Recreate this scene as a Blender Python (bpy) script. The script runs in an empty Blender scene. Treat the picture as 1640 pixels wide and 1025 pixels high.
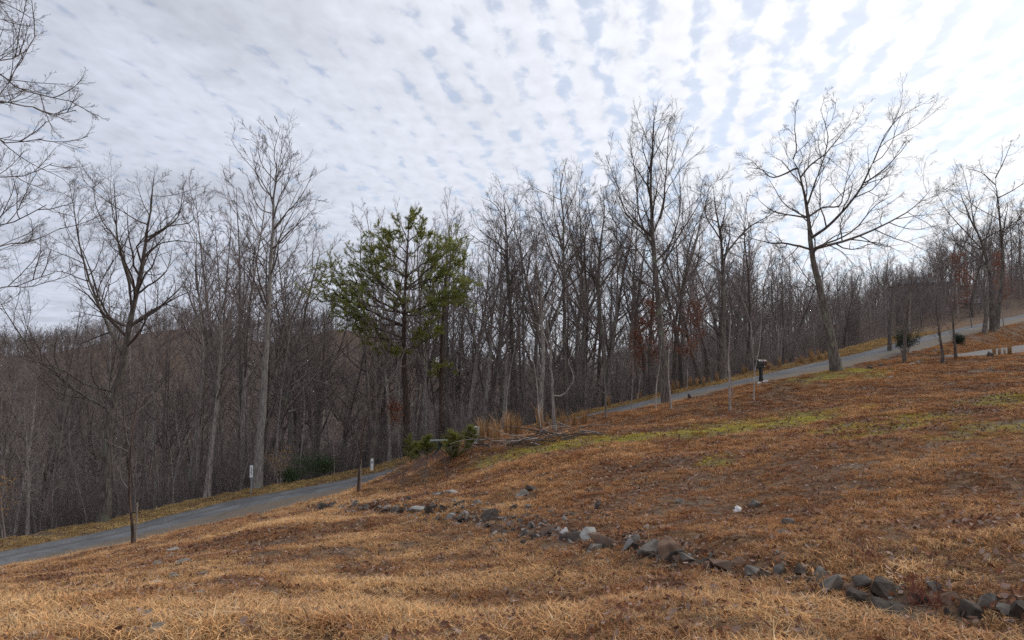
import bpy, bmesh, math, random
import numpy as np

# ------------------------------------------------------------------ camera, sky, sun, exposure
scene = bpy.context.scene
R = math.radians
FPX = 1129.0                      # focal length in pixels of the 1640 px wide photograph
PITCH = R(4.4)
cam_d = bpy.data.cameras.new('camera')
cam_d.sensor_width = 36.0
cam_d.lens = FPX / 1640.0 * 36.0
cam_d.clip_start = 0.05
cam_d.clip_end = 9000
cam = bpy.data.objects.new('camera', cam_d)
cam.rotation_euler = (R(90) + PITCH, 0, 0)
scene.collection.objects.link(cam)
scene.camera = cam

SUN_AZ, SUN_EL = R(58), R(38)     # azimuth to the right of the view direction
sun_dir = (math.sin(SUN_AZ) * math.cos(SUN_EL), math.cos(SUN_AZ) * math.cos(SUN_EL), math.sin(SUN_EL))
CLOUD_GAIN = 1.0
SUN_STRENGTH = 1.5

world = bpy.data.worlds.new('World')
scene.world = world
world.use_nodes = True
wn, wl = world.node_tree.nodes, world.node_tree.links
wn.clear()


class NT:
    """small helper to write node trees"""
    def __init__(s, tree):
        s.n, s.l = tree.nodes, tree.links

    def node(s, t, **kw):
        n = s.n.new(t)
        for k, v in kw.items():
            setattr(n, k, v)
        return n

    def put(s, sock, v):
        if isinstance(v, bpy.types.NodeSocket):
            s.l.new(v, sock)
        elif isinstance(v, (tuple, list)) and len(v) == 3 and sock.type == 'RGBA':
            sock.default_value = (*v, 1)
        else:
            sock.default_value = v

    def m(s, op, a, b=0.0, c=None, clamp=False):
        n = s.node('ShaderNodeMath', operation=op, use_clamp=clamp)
        s.put(n.inputs[0], a); s.put(n.inputs[1], b)
        if c is not None:
            s.put(n.inputs[2], c)
        return n.outputs[0]

    def sstep(s, x, a, b):
        n = s.node('ShaderNodeMapRange', interpolation_type='SMOOTHSTEP')
        s.put(n.inputs['Value'], x); n.inputs['From Min'].default_value = a; n.inputs['From Max'].default_value = b
        return n.outputs['Result']

    def mix(s, f, a, b, blend='MIX'):
        n = s.node('ShaderNodeMix', data_type='RGBA', blend_type=blend)
        s.put(n.inputs[0], f); s.put(n.inputs[6], a); s.put(n.inputs[7], b)
        return n.outputs[2]

    def noise(s, vec, scale, detail=4, rough=0.55, dist=0.0):
        n = s.node('ShaderNodeTexNoise')
        if vec is not None:
            s.l.new(vec, n.inputs['Vector'])
        n.inputs['Scale'].default_value = scale; n.inputs['Detail'].default_value = detail
        n.inputs['Roughness'].default_value = rough; n.inputs['Distortion'].default_value = dist
        return n.outputs['Fac']

    def xyz(s, x, y, z=0.0):
        n = s.node('ShaderNodeCombineXYZ')
        s.put(n.inputs[0], x); s.put(n.inputs[1], y); s.put(n.inputs[2], z)
        return n.outputs[0]


W = NT(world.node_tree)
tc = W.node('ShaderNodeTexCoord')
sep = W.node('ShaderNodeSeparateXYZ')
wl.new(tc.outputs['Generated'], sep.inputs[0])
dx, dy, dz = sep.outputs
zz = W.m('ADD', W.m('MAXIMUM', dz, 0.0), 0.07)
px, py = W.m('DIVIDE', dx, zz), W.m('DIVIDE', dy, zz)
ca, sa = math.cos(R(10)), math.sin(R(10))
qx = W.m('SUBTRACT', W.m('MULTIPLY', px, ca), W.m('MULTIPLY', py, sa))      # across the cloud rows
qy = W.m('ADD', W.m('MULTIPLY', px, sa), W.m('MULTIPLY', py, ca))           # along them
warp = W.noise(W.xyz(px, py), 0.9, 2)
n1 = W.noise(W.xyz(W.m('MULTIPLY', qx, 18.0), W.m('MULTIPLY', qy, 10.5)), 1.0, 4, 0.52, 0.25)
n0 = W.noise(W.xyz(W.m('MULTIPLY', qx, 5.0), W.m('MULTIPLY', qy, 2.4), 2.0), 1.0, 3, 0.5)
band = W.m('SINE', W.m('ADD', W.m('MULTIPLY', qx, 54.0), W.m('ADD', W.m('MULTIPLY', warp, 14.0), W.m('MULTIPLY', n0, 3.5))))
big = W.noise(W.xyz(px, py, 3.7), 0.8, 3)
sheet = W.sstep(W.m('MULTIPLY', px, -1.0), -0.55, 0.75)                    # an even cloud sheet lies to the left
dens = W.m('ADD', W.m('ADD', W.m('MULTIPLY', n1, 0.80), W.m('MULTIPLY', n0, 0.38)), W.m('MULTIPLY', band, 0.115))
dens = W.m('ADD', dens, W.m('MULTIPLY', W.m('SUBTRACT', big, 0.5), 0.20))
dens = W.m('ADD', dens, W.m('MULTIPLY', sheet, 0.14))
cover = W.sstep(dens, 0.43, 0.63)
nrm = W.node('ShaderNodeVectorMath', operation='DOT_PRODUCT')
wl.new(tc.outputs['Generated'], nrm.inputs[0])
nrm.inputs[1].default_value = sun_dir
half = W.m('MULTIPLY', W.m('ADD', nrm.outputs['Value'], 1.0), 0.5, clamp=True)
glow = W.m('POWER', half, 5.0)
thick = W.noise(W.xyz(px, py, 9.1), 1.1, 5, 0.55)
thick = W.sstep(thick, 0.42, 0.75)
bright = W.m('ADD', 0.66, W.m('MULTIPLY', glow, 0.52))
bright = W.m('MULTIPLY', bright, W.m('SUBTRACT', 1.0, W.m('MULTIPLY', W.m('MULTIPLY', thick, sheet), 0.27)))
bright = W.m('MULTIPLY', bright, W.m('ADD', 0.93, W.m('MULTIPLY', W.m('SUBTRACT', n1, 0.4), 0.35)))
ccol = W.mix(W.m('MULTIPLY', glow, 1.5, clamp=True), (0.91, 0.975, 1.15), (0.99, 1.0, 1.03))
cb = W.node('ShaderNodeBackground'); wl.new(ccol, cb.inputs['Color'])
wl.new(W.m('MULTIPLY', bright, CLOUD_GAIN), cb.inputs['Strength'])
sky_t = W.node('ShaderNodeTexSky', sky_type='NISHITA', sun_disc=False)
sky_t.sun_elevation = SUN_EL
sky_t.sun_rotation = SUN_AZ
sky_t.altitude = 500
sb = W.node('ShaderNodeBackground'); wl.new(sky_t.outputs[0], sb.inputs['Color'])
sb.inputs['Strength'].default_value = 0.14
mixs = W.node('ShaderNodeMixShader')
wl.new(W.m('ADD', 0.58, W.m('MULTIPLY', cover, 0.42)), mixs.inputs[0])      # thin veil even in the gaps
wl.new(sb.outputs[0], mixs.inputs[1]); wl.new(cb.outputs[0], mixs.inputs[2])
wo = W.node('ShaderNodeOutputWorld'); wl.new(mixs.outputs[0], wo.inputs[0])

sun_d = bpy.data.lights.new('sun', 'SUN')
sun_d.energy = SUN_STRENGTH
sun_d.angle = R(12)
sun_d.color = (1.0, 0.95, 0.88)
sun = bpy.data.objects.new('sun', sun_d)
sun.rotation_euler = (R(90) - SUN_EL, 0, math.pi - SUN_AZ)
scene.collection.objects.link(sun)

vs = scene.view_settings
vs.view_transform = 'Standard'; vs.look = 'None'; vs.exposure = 0.1; vs.gamma = 1.0
vs.use_curve_mapping = False
scene.cycles.max_bounces = 5
scene.cycles.diffuse_bounces = 3
scene.cycles.use_denoising = False
scene.cycles.pixel_filter_type = 'BLACKMAN_HARRIS'

# ------------------------------------------------------------------ general helpers
col = scene.collection


def P(u, v, Y):
    """the point at distance Y in front of the camera that the photograph shows at pixel u, v"""
    xu, yv = (u - 820) / FPX, (512.5 - v) / FPX
    ry = math.cos(PITCH) - yv * math.sin(PITCH)
    rz = math.sin(PITCH) + yv * math.cos(PITCH)
    return np.array([xu * Y / ry, Y, rz * Y / ry])


def tag(o, label=None, cat=None, group=None, kind=None):
    for k, v in (('label', label), ('category', cat), ('group', group), ('kind', kind)):
        if v:
            o[k] = v
    return o


def mesh_np(name, V, quads=None, tris=None, smooth=True):
    me = bpy.data.meshes.new(name)
    V = np.asarray(V, np.float32)
    nq = 0 if quads is None else len(quads)
    nt = 0 if tris is None else len(tris)
    me.vertices.add(len(V)); me.vertices.foreach_set('co', V.ravel())
    loops = []
    if nq: loops.append(np.asarray(quads, np.int32).ravel())
    if nt: loops.append(np.asarray(tris, np.int32).ravel())
    L = np.concatenate(loops)
    me.loops.add(len(L)); me.loops.foreach_set('vertex_index', L)
    st = np.concatenate([np.arange(nq) * 4, nq * 4 + np.arange(nt) * 3]).astype(np.int32)
    me.polygons.add(nq + nt); me.polygons.foreach_set('loop_start', st)
    me.polygons.foreach_set('use_smooth', np.full(nq + nt, smooth))
    me.update(calc_edges=True)
    return me


def link(name, me, mat=None, parent=None, loc=None):
    o = bpy.data.objects.new(name, me)
    col.objects.link(o)
    if mat is not None and me is not None and len(me.materials) == 0:
        me.materials.append(mat)
    if parent is not None: o.parent = parent
    if loc is not None: o.location = tuple(loc)
    return o


def empty(name, loc, rz=0.0):
    o = bpy.data.objects.new(name, None)
    o.location = tuple(loc); o.rotation_euler = (0, 0, rz); o.empty_display_size = 0.3
    col.objects.link(o)
    return o


def bm_obj(name, build, mat, parent=None, loc=None, smooth=False, bevel=0.0):
    bm = bmesh.new(); build(bm)
    if bevel:
        bmesh.ops.bevel(bm, geom=list(bm.edges), offset=bevel, segments=2, affect='EDGES', profile=0.5)
    me = bpy.data.meshes.new(name); bm.to_mesh(me); bm.free()
    for p in me.polygons: p.use_smooth = smooth
    return link(name, me, mat, parent, loc)


def add_box(bm, c, s, rot=None):
    from mathutils import Matrix, Vector
    M = Matrix.Translation(Vector(c))
    if rot is not None: M = M @ rot
    M = M @ Matrix.Diagonal((s[0], s[1], s[2], 1))
    bmesh.ops.create_cube(bm, size=1.0, matrix=M)


def add_cyl(bm, c, r, h, seg=12, r2=None, rot=None):
    from mathutils import Matrix, Vector
    M = Matrix.Translation(Vector(c))
    if rot is not None: M = M @ rot
    bmesh.ops.create_cone(bm, cap_ends=True, segments=seg, radius1=r, radius2=r if r2 is None else r2, depth=h, matrix=M)


def smoothstep(x, a, b):
    t = np.clip((x - a) / (b - a), 0, 1)
    return t * t * (3 - 2 * t)


def vnoise(x, y, seed=0):
    """cheap smooth value noise for numpy arrays, about -1..1"""
    rs = np.random.RandomState(seed)
    tab = rs.uniform(-1, 1, (256, 256))
    xi, yi = np.floor(x).astype(int), np.floor(y).astype(int)
    fx, fy = x - xi, y - yi
    fx = fx * fx * (3 - 2 * fx); fy = fy * fy * (3 - 2 * fy)
    g = lambda a, b: tab[a % 256, b % 256]
    return (g(xi, yi) * (1 - fx) + g(xi + 1, yi) * fx) * (1 - fy) + (g(xi, yi + 1) * (1 - fx) + g(xi + 1, yi + 1) * fx) * fy


def catmull(pts, n):
    pts = np.asarray(pts, float)
    if len(pts) == 2:
        t = np.linspace(0, 1, n)[:, None]
        return pts[0] * (1 - t) + pts[1] * t
    p = np.vstack([2 * pts[0] - pts[1], pts, 2 * pts[-1] - pts[-2]])
    seg = np.linalg.norm(np.diff(pts[:, :3], axis=0), axis=1)
    cum = np.concatenate([[0], np.cumsum(seg)])
    out = []
    for s in np.linspace(0, cum[-1], n):
        i = min(np.searchsorted(cum, s, side='right') - 1, len(seg) - 1)
        t = (s - cum[i]) / max(seg[i], 1e-9)
        a, b, c, d = p[i], p[i + 1], p[i + 2], p[i + 3]
        out.append(0.5 * (2 * b + (c - a) * t + (2 * a - 5 * b + 4 * c - d) * t * t + (3 * b - a - 3 * c + d) * t ** 3))
    return np.array(out)

# ------------------------------------------------------------------ materials


def principled(name, rough=0.9, spec=0.2):
    m = bpy.data.materials.new(name); m.use_nodes = True
    t = NT(m.node_tree)
    b = t.n['Principled BSDF']
    b.inputs['Roughness'].default_value = rough
    b.inputs['Specular IOR Level'].default_value = spec
    return m, t, b


def bump(t, b, h, strength, dist):
    n = t.node('ShaderNodeBump')
    n.inputs['Strength'].default_value = strength; n.inputs['Distance'].default_value = dist
    t.l.new(h, n.inputs['Height']); t.l.new(n.outputs[0], b.inputs['Normal'])


def objcoord(t, scale=(1, 1, 1)):
    c = t.node('ShaderNodeTexCoord'); mp = t.node('ShaderNodeMapping')
    mp.inputs['Scale'].default_value = scale
    t.l.new(c.outputs['Object'], mp.inputs[0])
    return mp.outputs[0]


def bark_mat(name, dark, light, lichen=None, lich_amt=0.5, var=0.35):
    m, t, b = principled(name, 0.95, 0.1)
    oc = objcoord(t, (1, 1, 0.18))
    n = t.noise(oc, 14.0, 5, 0.65)
    c = t.mix(t.sstep(n, 0.35, 0.68), dark, light)
    if lichen:
        n2 = t.noise(objcoord(t, (1, 1, 0.6)), 2.3, 5, 0.6)
        c = t.mix(t.m('MULTIPLY', t.sstep(n2, 0.52, 0.66), lich_amt), c, lichen)
    oi = t.node('ShaderNodeObjectInfo')
    k = t.m('ADD', 1.0 - var * 0.5, t.m('MULTIPLY', oi.outputs['Random'], var))
    c = t.mix(1.0, c, t.xyz(k, k, k), 'MULTIPLY')
    t.l.new(c, b.inputs['Base Color'])
    bump(t, b, n, 0.8, 0.03)
    return m


def plain_mat(name, c1, c2, scale=8.0, rough=0.85, spec=0.2, bmp=0.0, metallic=0.0):
    m, t, b = principled(name, rough, spec)
    n = t.noise(objcoord(t), scale, 5, 0.6)
    t.l.new(t.mix(t.sstep(n, 0.3, 0.7), c1, c2), b.inputs['Base Color'])
    b.inputs['Metallic'].default_value = metallic
    if bmp: bump(t, b, n, bmp, 0.01)
    return m


def tint_mat(name, default, rough=0.8, translucent=0.0):
    """colour from the scattered piece's own tint and a shade stored on the mesh"""
    m, t, b = principled(name, rough, 0.15)
    a = t.node('ShaderNodeAttribute', attribute_type='INSTANCER', attribute_name='tint')
    g = t.node('ShaderNodeAttribute', attribute_type='GEOMETRY', attribute_name='shade')
    c = t.mix(1.0, a.outputs['Color'], g.outputs['Color'], 'MULTIPLY')
    t.l.new(c, b.inputs['Base Color'])
    if translucent:
        tr = t.node('ShaderNodeBsdfTranslucent'); t.l.new(c, tr.inputs[0])
        mx = t.node('ShaderNodeMixShader'); mx.inputs[0].default_value = translucent
        out = t.n['Material Output']
        t.l.new(b.outputs[0], mx.inputs[1]); t.l.new(tr.outputs[0], mx.inputs[2]); t.l.new(mx.outputs[0], out.inputs[0])
    return m


def leaf_mat(name, c1, c2, translucent=0.25):
    m, t, b = principled(name, 0.75, 0.2)
    g = t.node('ShaderNodeAttribute', attribute_type='GEOMETRY', attribute_name='shade')
    c = t.mix(g.outputs['Fac'], c1, c2)
    t.l.new(c, b.inputs['Base Color'])
    tr = t.node('ShaderNodeBsdfTranslucent'); t.l.new(c, tr.inputs[0])
    mx = t.node('ShaderNodeMixShader'); mx.inputs[0].default_value = translucent
    out = t.n['Material Output']
    t.l.new(b.outputs[0], mx.inputs[1]); t.l.new(tr.outputs[0], mx.inputs[2]); t.l.new(mx.outputs[0], out.inputs[0])
    return m


M = {}
M['oak'] = bark_mat('oak_bark', (0.07, 0.058, 0.05), (0.21, 0.175, 0.15), (0.21, 0.225, 0.155), 0.7)
M['oak_twig'] = bark_mat('oak_twigs', (0.075, 0.058, 0.048), (0.15, 0.12, 0.10))
M['grey'] = bark_mat('pale_grey_bark', (0.17, 0.15, 0.13), (0.40, 0.36, 0.32), (0.33, 0.35, 0.28), 0.5)
M['grey_twig'] = bark_mat('grey_twigs', (0.13, 0.105, 0.09), (0.24, 0.20, 0.175))
M['wood'] = bark_mat('woodland_bark', (0.13, 0.108, 0.096), (0.38, 0.33, 0.295), (0.31, 0.32, 0.25), 0.5, 0.9)
M['wood_twig'] = bark_mat('woodland_twigs', (0.15, 0.122, 0.112), (0.305, 0.255, 0.232), None, 0, 0.8)
M['sapling'] = bark_mat('sapling_bark', (0.19, 0.165, 0.145), (0.40, 0.35, 0.31), None, 0, 0.8)
M['pine_bark'] = bark_mat('pine_bark', (0.05, 0.035, 0.028), (0.15, 0.105, 0.08))
M['needle'] = leaf_mat('pine_needles', (0.15, 0.175, 0.055), (0.43, 0.43, 0.12), 0.5)
M['seedling'] = leaf_mat('seedling_needles', (0.13, 0.15, 0.04), (0.27, 0.26, 0.07), 0.3)
M['laurel'] = leaf_mat('laurel_leaves', (0.03, 0.06, 0.025), (0.09, 0.14, 0.05), 0.2)
M['juniper'] = leaf_mat('juniper_foliage', (0.022, 0.035, 0.022), (0.06, 0.075, 0.045), 0.1)
M['rust'] = leaf_mat('withered_oak_leaves', (0.15, 0.055, 0.035), (0.31, 0.14, 0.08), 0.3)
M['tan_leaf'] = leaf_mat('withered_beech_leaves', (0.30, 0.17, 0.07), (0.50, 0.32, 0.14), 0.3)
M['broom'] = leaf_mat('dry_broom_sedge', (0.26, 0.15, 0.07), (0.48, 0.31, 0.15), 0.2)

# ------------------------------------------------------------------ terrain
ctrl = [  # u, v, distance
    (0, 1025, 4.4), (400, 1025, 4.3), (820, 1025, 4.25), (1250, 1025, 4.2), (1640, 1025, 4.15),
    (0, 960, 8), (0, 930, 14), (0, 917, 22), (250, 930, 9), (250, 885, 18), (213, 873, 26),
    (500, 905, 11), (500, 835, 19.5), (505, 812, 26), (360, 842, 27), (640, 835, 18), (640, 880, 12.5),
    (800, 960, 7.5), (800, 900, 10.8), (800, 856, 14), (800, 800, 18), (800, 752, 23), (790, 716, 28.5),
    (640, 818, 21), (690, 782, 25), (650, 768, 30.5), (640, 750, 34.2), (690, 727, 33), (715, 738, 29), (735, 714, 32), (1000, 950, 7), (1000, 880, 10),
    (1000, 820, 13.5), (1000, 760, 18), (1000, 710, 24.5), (1000, 683, 32),
    (1340, 945, 5.8), (1340, 860, 8.5), (1340, 780, 12), (1340, 700, 19), (1340, 642, 29), (1340, 597, 38),
    (1180, 665, 30), (1180, 720, 20), (1640, 1005, 4.6), (1640, 900, 6.2), (1640, 800, 9), (1640, 700, 14),
    (1640, 645, 22), (1640, 603, 32), (1500, 590, 38), (900, 700, 29.5),
]
cpts = [P(*c) for c in ctrl]
cpts += [np.array(p, float) for p in [
    (0, 0, -1.2), (0, -12, 0.5), (-16, -10, -1.2), (16, -10, 0.6), (35, 0, 1.6), (35, 18, 1.6), (-16, 6, -3.4), (-32, 0, -6.5),
    (-42, 22, -10.5), (-20, 50, -10.5), (-10, 55, -9), (0, 60, -7), (-26, 80, -16), (0, 85, -11.5), (22, 60, -1.0),
    (22, 85, -3), (36, 72, 3.2), (52, 90, 7.5), (30, 100, 0.5), (62, 62, 6.2), (62, 42, 4.2), (62, 12, 3.4), (-55, 40, -13),
    (-60, 85, -19), (-50, 0, -10), (0, -40, 3), (-40, -40, -4), (40, -40, 5), (90, 40, 7), (90, 90, 12), (0, 120, -14), (-60, 120, -22), (60, 125, 10)]]
cpts = np.array(cpts)


def tps_fit(pts, lam=0.02):
    n = len(pts)
    d = np.linalg.norm(pts[:, None, :2] - pts[None, :, :2], axis=2)
    K = d * d * np.log(d + 1e-9) + np.eye(n) * lam
    Q = np.hstack([np.ones((n, 1)), pts[:, :2]])
    A = np.block([[K, Q], [Q.T, np.zeros((3, 3))]])
    return np.linalg.solve(A, np.concatenate([pts[:, 2], np.zeros(3)]))


def tps_eval(pts, w, x, y):
    out = np.full(x.shape, w[-3]) + w[-2] * x + w[-1] * y
    for p, wi in zip(pts, w[:-3]):
        r2 = (x - p[0]) ** 2 + (y - p[1]) ** 2
        out += wi * 0.5 * r2 * np.log(r2 + 1e-12)
    return out


w_near = tps_fit(cpts, 0.6)
far_pts = np.array([
    (-30, 60, -14), (30, 60, 0), (-60, 150, -28), (0, 150, -20), (-150, 150, -32), (-150, 250, -22), (-60, 250, -20), (20, 260, -17),
    (60, 125, 9), (90, 150, 16.5), (150, 150, 22), (170, 300, 24), (60, 300, 0), (-190, 420, 27), (-150, 425, 17), (-106, 430, 27), (-60, 430, 12), (-260, 400, 12),
    (-20, 430, -2), (40, 450, -8), (-330, 400, 8), (-450, 350, 2), (-200, 550, 6), (0, 700, -15), (200, 600, 14),
    (900, 900, 5), (-900, 900, 0), (0, 1800, -10), (1500, 1800, 0), (-1500, 1800, 0), (200, 0, 12), (-200, 0, -30), (0, -200, 12), (-900, -600, -20),
    (900, -600, 20), (0, -900, 20), (120, 60, 10), (-120, 60, -25)], float)
w_far = tps_fit(far_pts, 1.0)

road_c = catmull([P(*c) for c in [(-420, 1010, 21.5), (-200, 950, 25), (0, 902, 29), (205, 858, 32.6), (400, 809, 36), (600, 769, 39.3), (770, 720, 41.8), (940, 671, 43.4),
                                  (1100, 633, 44.6), (1240, 603, 46.2), (1340, 581, 48.3), (1425, 562, 51.5), (1505, 539, 58.5), (1598, 517, 70), (1690, 497, 86), (1750, 484, 104)]], 260)
drive_c = catmull([P(*c) for c in [(1512, 572.5, 44.6), (1535, 570.5, 44.2), (1590, 564, 46.5), (1640, 556, 50), (1760, 540, 58), (1950, 522, 66)]], 80)


def near_line(line, x, y):
    """distance to a centre line, its height there, and the side (+1 beyond it, -1 on the camera's side)"""
    best = np.full(x.shape, 1e9); z = np.zeros(x.shape); side = np.ones(x.shape)
    T = np.gradient(line[:, :2], axis=0); T /= np.linalg.norm(T, axis=1)[:, None]
    idx = np.zeros(x.shape, int)
    for i in range(len(line)):
        d2 = (x - line[i, 0]) ** 2 + (y - line[i, 1]) ** 2
        k = d2 < best
        best = np.where(k, d2, best); idx = np.where(k, i, idx)
    ex, ey = x - line[idx, 0], y - line[idx, 1]
    t = ex * T[idx, 0] + ey * T[idx, 1]
    cr = -ex * T[idx, 1] + ey * T[idx, 0]
    gz = np.gradient(line[:, 2]) / np.maximum(np.linalg.norm(np.gradient(line[:, :2], axis=0), axis=1), 1e-6)
    inner = np.hypot(t * ((idx == 0) | (idx == len(line) - 1)), cr)
    return inner, line[idx, 2] + gz[idx] * np.clip(t, -0.6, 0.6), np.sign(cr)


ROAD_HW, DRIVE_HW = 2.15, 1.7
STEP = None


def Hgt(x, y):
    x = np.asarray(x, float); y = np.asarray(y, float)
    dd = np.hypot(x - 5, (y - 25))
    hn = tps_eval(cpts, w_near, x, y)
    hf = tps_eval(far_pts, w_far, x, y)
    k = smoothstep(dd, 75, 125)
    h = hn * (1 - k) + hf * k
    # small unevenness of the lawn and woodland floor
    h = h + 0.13 * vnoise(x * 0.22 + 3, y * 0.42, 4) * (1 - smoothstep(dd, 25, 40)) + 0.07 * vnoise(x * 0.8, y * 0.8, 1) + 0.04 * vnoise(x * 1.9, y * 1.9, 2) + 0.25 * smoothstep(dd, 40, 90) * vnoise(x * 0.15, y * 0.15, 3)
    if STEP is not None:
        c_ = (dd < 34)
        if c_.any():
            d, _, sd = near_line(STEP, x[c_], y[c_])
            h[c_] += .17 * smoothstep(sd * d, -.35, .3) * np.exp(-d / 3.0)
    near = (dd < 130)
    if near.any():
        for line, hw, wn_, wf_ in ((drive_c, DRIVE_HW, 2.5, 3.0), (road_c, ROAD_HW, 2.6, 5.0)):
            d, zr, sd = near_line(line, x[near], y[near])
            edge = hw + np.where(sd > 0, 2.6, 0.25)
            wd = np.where(sd > 0, wf_, wn_)
            b = 1 - smoothstep(d, edge, edge + wd)
            base = zr - 0.05 - 0.02 * np.clip(d - hw, 0, 3)
            h[near] = h[near] * (1 - b) + base * b
    return h


def Hs(x, y):
    return float(Hgt(np.array([x]), np.array([y]))[0])


def G(u, v, y0=3.0, y1=140.0):
    """where the sight line through a pixel of the photograph first meets the ground"""
    Y = np.concatenate([np.arange(y0, 30, 0.05), np.arange(30, y1, 0.1)])
    r = P(u, v, 1.0)
    h = Hgt(r[0] * Y, Y)
    below = np.nonzero(r[2] * Y <= h)[0]
    i = below[0] if len(below) else len(Y) - 1
    return np.array([r[0] * Y[i], Y[i], h[i]])


line_px = [(500, 816), (600, 817), (690, 820), (760, 834), (830, 848), (900, 859), (970, 874), (1060, 890), (1150, 909), (1250, 925), (1330, 944), (1420, 966), (1520, 982), (1660, 1012)]
STEP = catmull([G(u, v) for u, v in line_px], 160)      # low ledge that the stones form
# ground sheet, finer near the camera
def axis(c, a, lo, hi, n):
    s = np.linspace(math.asinh((lo - c) / a), math.asinh((hi - c) / a), n)
    return c + a * np.sinh(s)


gx, gy = axis(2, 14, -3000, 3000, 410), axis(9, 11, -2000, 4000, 490)
GX, GY = np.meshgrid(gx, gy)
GZ = Hgt(GX.ravel(), GY.ravel())
nv = GX.size
ids = np.arange(nv).reshape(GX.shape)
quads = np.stack([ids[:-1, :-1], ids[:-1, 1:], ids[1:, 1:], ids[1:, :-1]], -1).reshape(-1, 4)
ground_me = mesh_np('ground', np.stack([GX.ravel(), GY.ravel(), GZ], 1), quads)


GZ2 = GZ.reshape(GX.shape)


def Hm(x, y):
    """height of the ground sheet's own surface"""
    i = np.clip(np.searchsorted(gx, x) - 1, 0, len(gx) - 2); j = np.clip(np.searchsorted(gy, y) - 1, 0, len(gy) - 2)
    fx_, fy_ = (x - gx[i]) / (gx[i + 1] - gx[i]), (y - gy[j]) / (gy[j + 1] - gy[j])
    return (GZ2[j, i] * (1 - fx_) + GZ2[j, i + 1] * fx_) * (1 - fy_) + (GZ2[j + 1, i] * (1 - fx_) + GZ2[j + 1, i + 1] * fx_) * fy_


def blob(x, y, u, v, ru, rl, seed=5):
    """0..1 patch round the ground point seen at u, v: ru across, rl in depth"""
    c = G(u, v)
    q = ((x - c[0]) / ru) ** 2 + ((y - c[1]) / rl) ** 2
    return np.clip(0.84 - .8 * q + 0.8 * vnoise(x * 1.1, y * 1.1, seed) + 0.7 * vnoise(x * 3.1, y * 3.1, seed + 1), 0, 1)


MOSS = [(860, 722, 2.2, 1.6), (950, 706, 2.4, 1.8), (1110, 690, 2.2, 2.2), (1240, 678, 2.4, 2.4), (1330, 603, 2.6, 1.8), (1420, 684, 1.8, 1.8),
        (1520, 668, 2.0, 1.8), (1600, 688, 1.6, 1.4), (1600, 636, 1.4, 1.4), (1170, 735, 0.8, 0.8), (1390, 593, 1.2, 1.0)]


def moss_at(x, y):
    m = np.zeros(x.shape)
    for k, (u, v, a, b) in enumerate(MOSS):
        m = np.maximum(m, blob(x, y, u, v, a, b, 20 + k))
    return m


d_road, _, s_road = near_line(road_c, GX.ravel(), GY.ravel())
wood_mask = smoothstep(d_road, 5.0, 6.5) * (s_road > 0)
wood_mask = np.where(np.hypot(GX.ravel() - 5, GY.ravel() - 25) > 70, 1.0, wood_mask)
near_v = np.hypot(GX.ravel(), GY.ravel() - 20) < 70
mossv = np.zeros(nv); mossv[near_v] = moss_at(GX.ravel()[near_v], GY.ravel()[near_v])
# bare red soil where the bank is cut, with its shadow painted in
clay_shade = np.zeros(nv); clay_shade[near_v] = blob(GX.ravel()[near_v], GY.ravel()[near_v], 652, 757, 3.0, 3.5, 60)
att = ground_me.color_attributes.new('cover', 'FLOAT_COLOR', 'POINT')
att.data.foreach_set('color', np.stack([wood_mask, mossv, clay_shade, np.ones(nv)], 1).astype(np.float32).ravel())

m, t, b = principled('winter_ground', 0.95, 0.1)
ga = t.node('ShaderNodeAttribute', attribute_type='GEOMETRY', attribute_name='cover')
gs = t.node('ShaderNodeSeparateColor'); t.l.new(ga.outputs['Color'], gs.inputs[0])
oc = objcoord(t)
na, nb, nc = t.noise(oc, 0.55, 6, 0.6), t.noise(oc, 4.5, 6, 0.65), t.noise(oc, 38.0, 4, 0.6)
c = t.mix(t.sstep(nb, 0.35, 0.68), (0.085, 0.052, 0.034), (0.21, 0.12, 0.065))
c = t.mix(t.m('MULTIPLY', t.sstep(na, 0.5, 0.66), 0.6), c, (0.15, 0.13, 0.105))
c = t.mix(t.m('MULTIPLY', t.sstep(nc, 0.5, 0.75), 0.35), c, (0.34, 0.22, 0.13))
c = t.mix(t.m('MULTIPLY', gs.outputs[1], t.sstep(nb, .35, .6)), c, t.mix(nc, (0.13, 0.13, 0.03), (0.34, 0.31, 0.06)))
c = t.mix(t.m('MULTIPLY', gs.outputs[2], 0.75), c, t.mix(nb, (0.10, 0.05, 0.03), (0.26, 0.11, 0.055)))
wood_c = t.mix(t.sstep(nb, 0.3, 0.7), (0.07, 0.05, 0.038), (0.17, 0.115, 0.08))
c = t.mix(gs.outputs[0], c, wood_c)
t.l.new(c, b.inputs['Base Color'])
bump(t, b, t.m('ADD', nb, t.m('MULTIPLY', nc, 0.5)), 0.9, 0.06)
ground = link('ground', ground_me, m)
tag(ground, 'sloping winter lawn and leaf covered woodland floor', 'ground', kind='structure')


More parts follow.
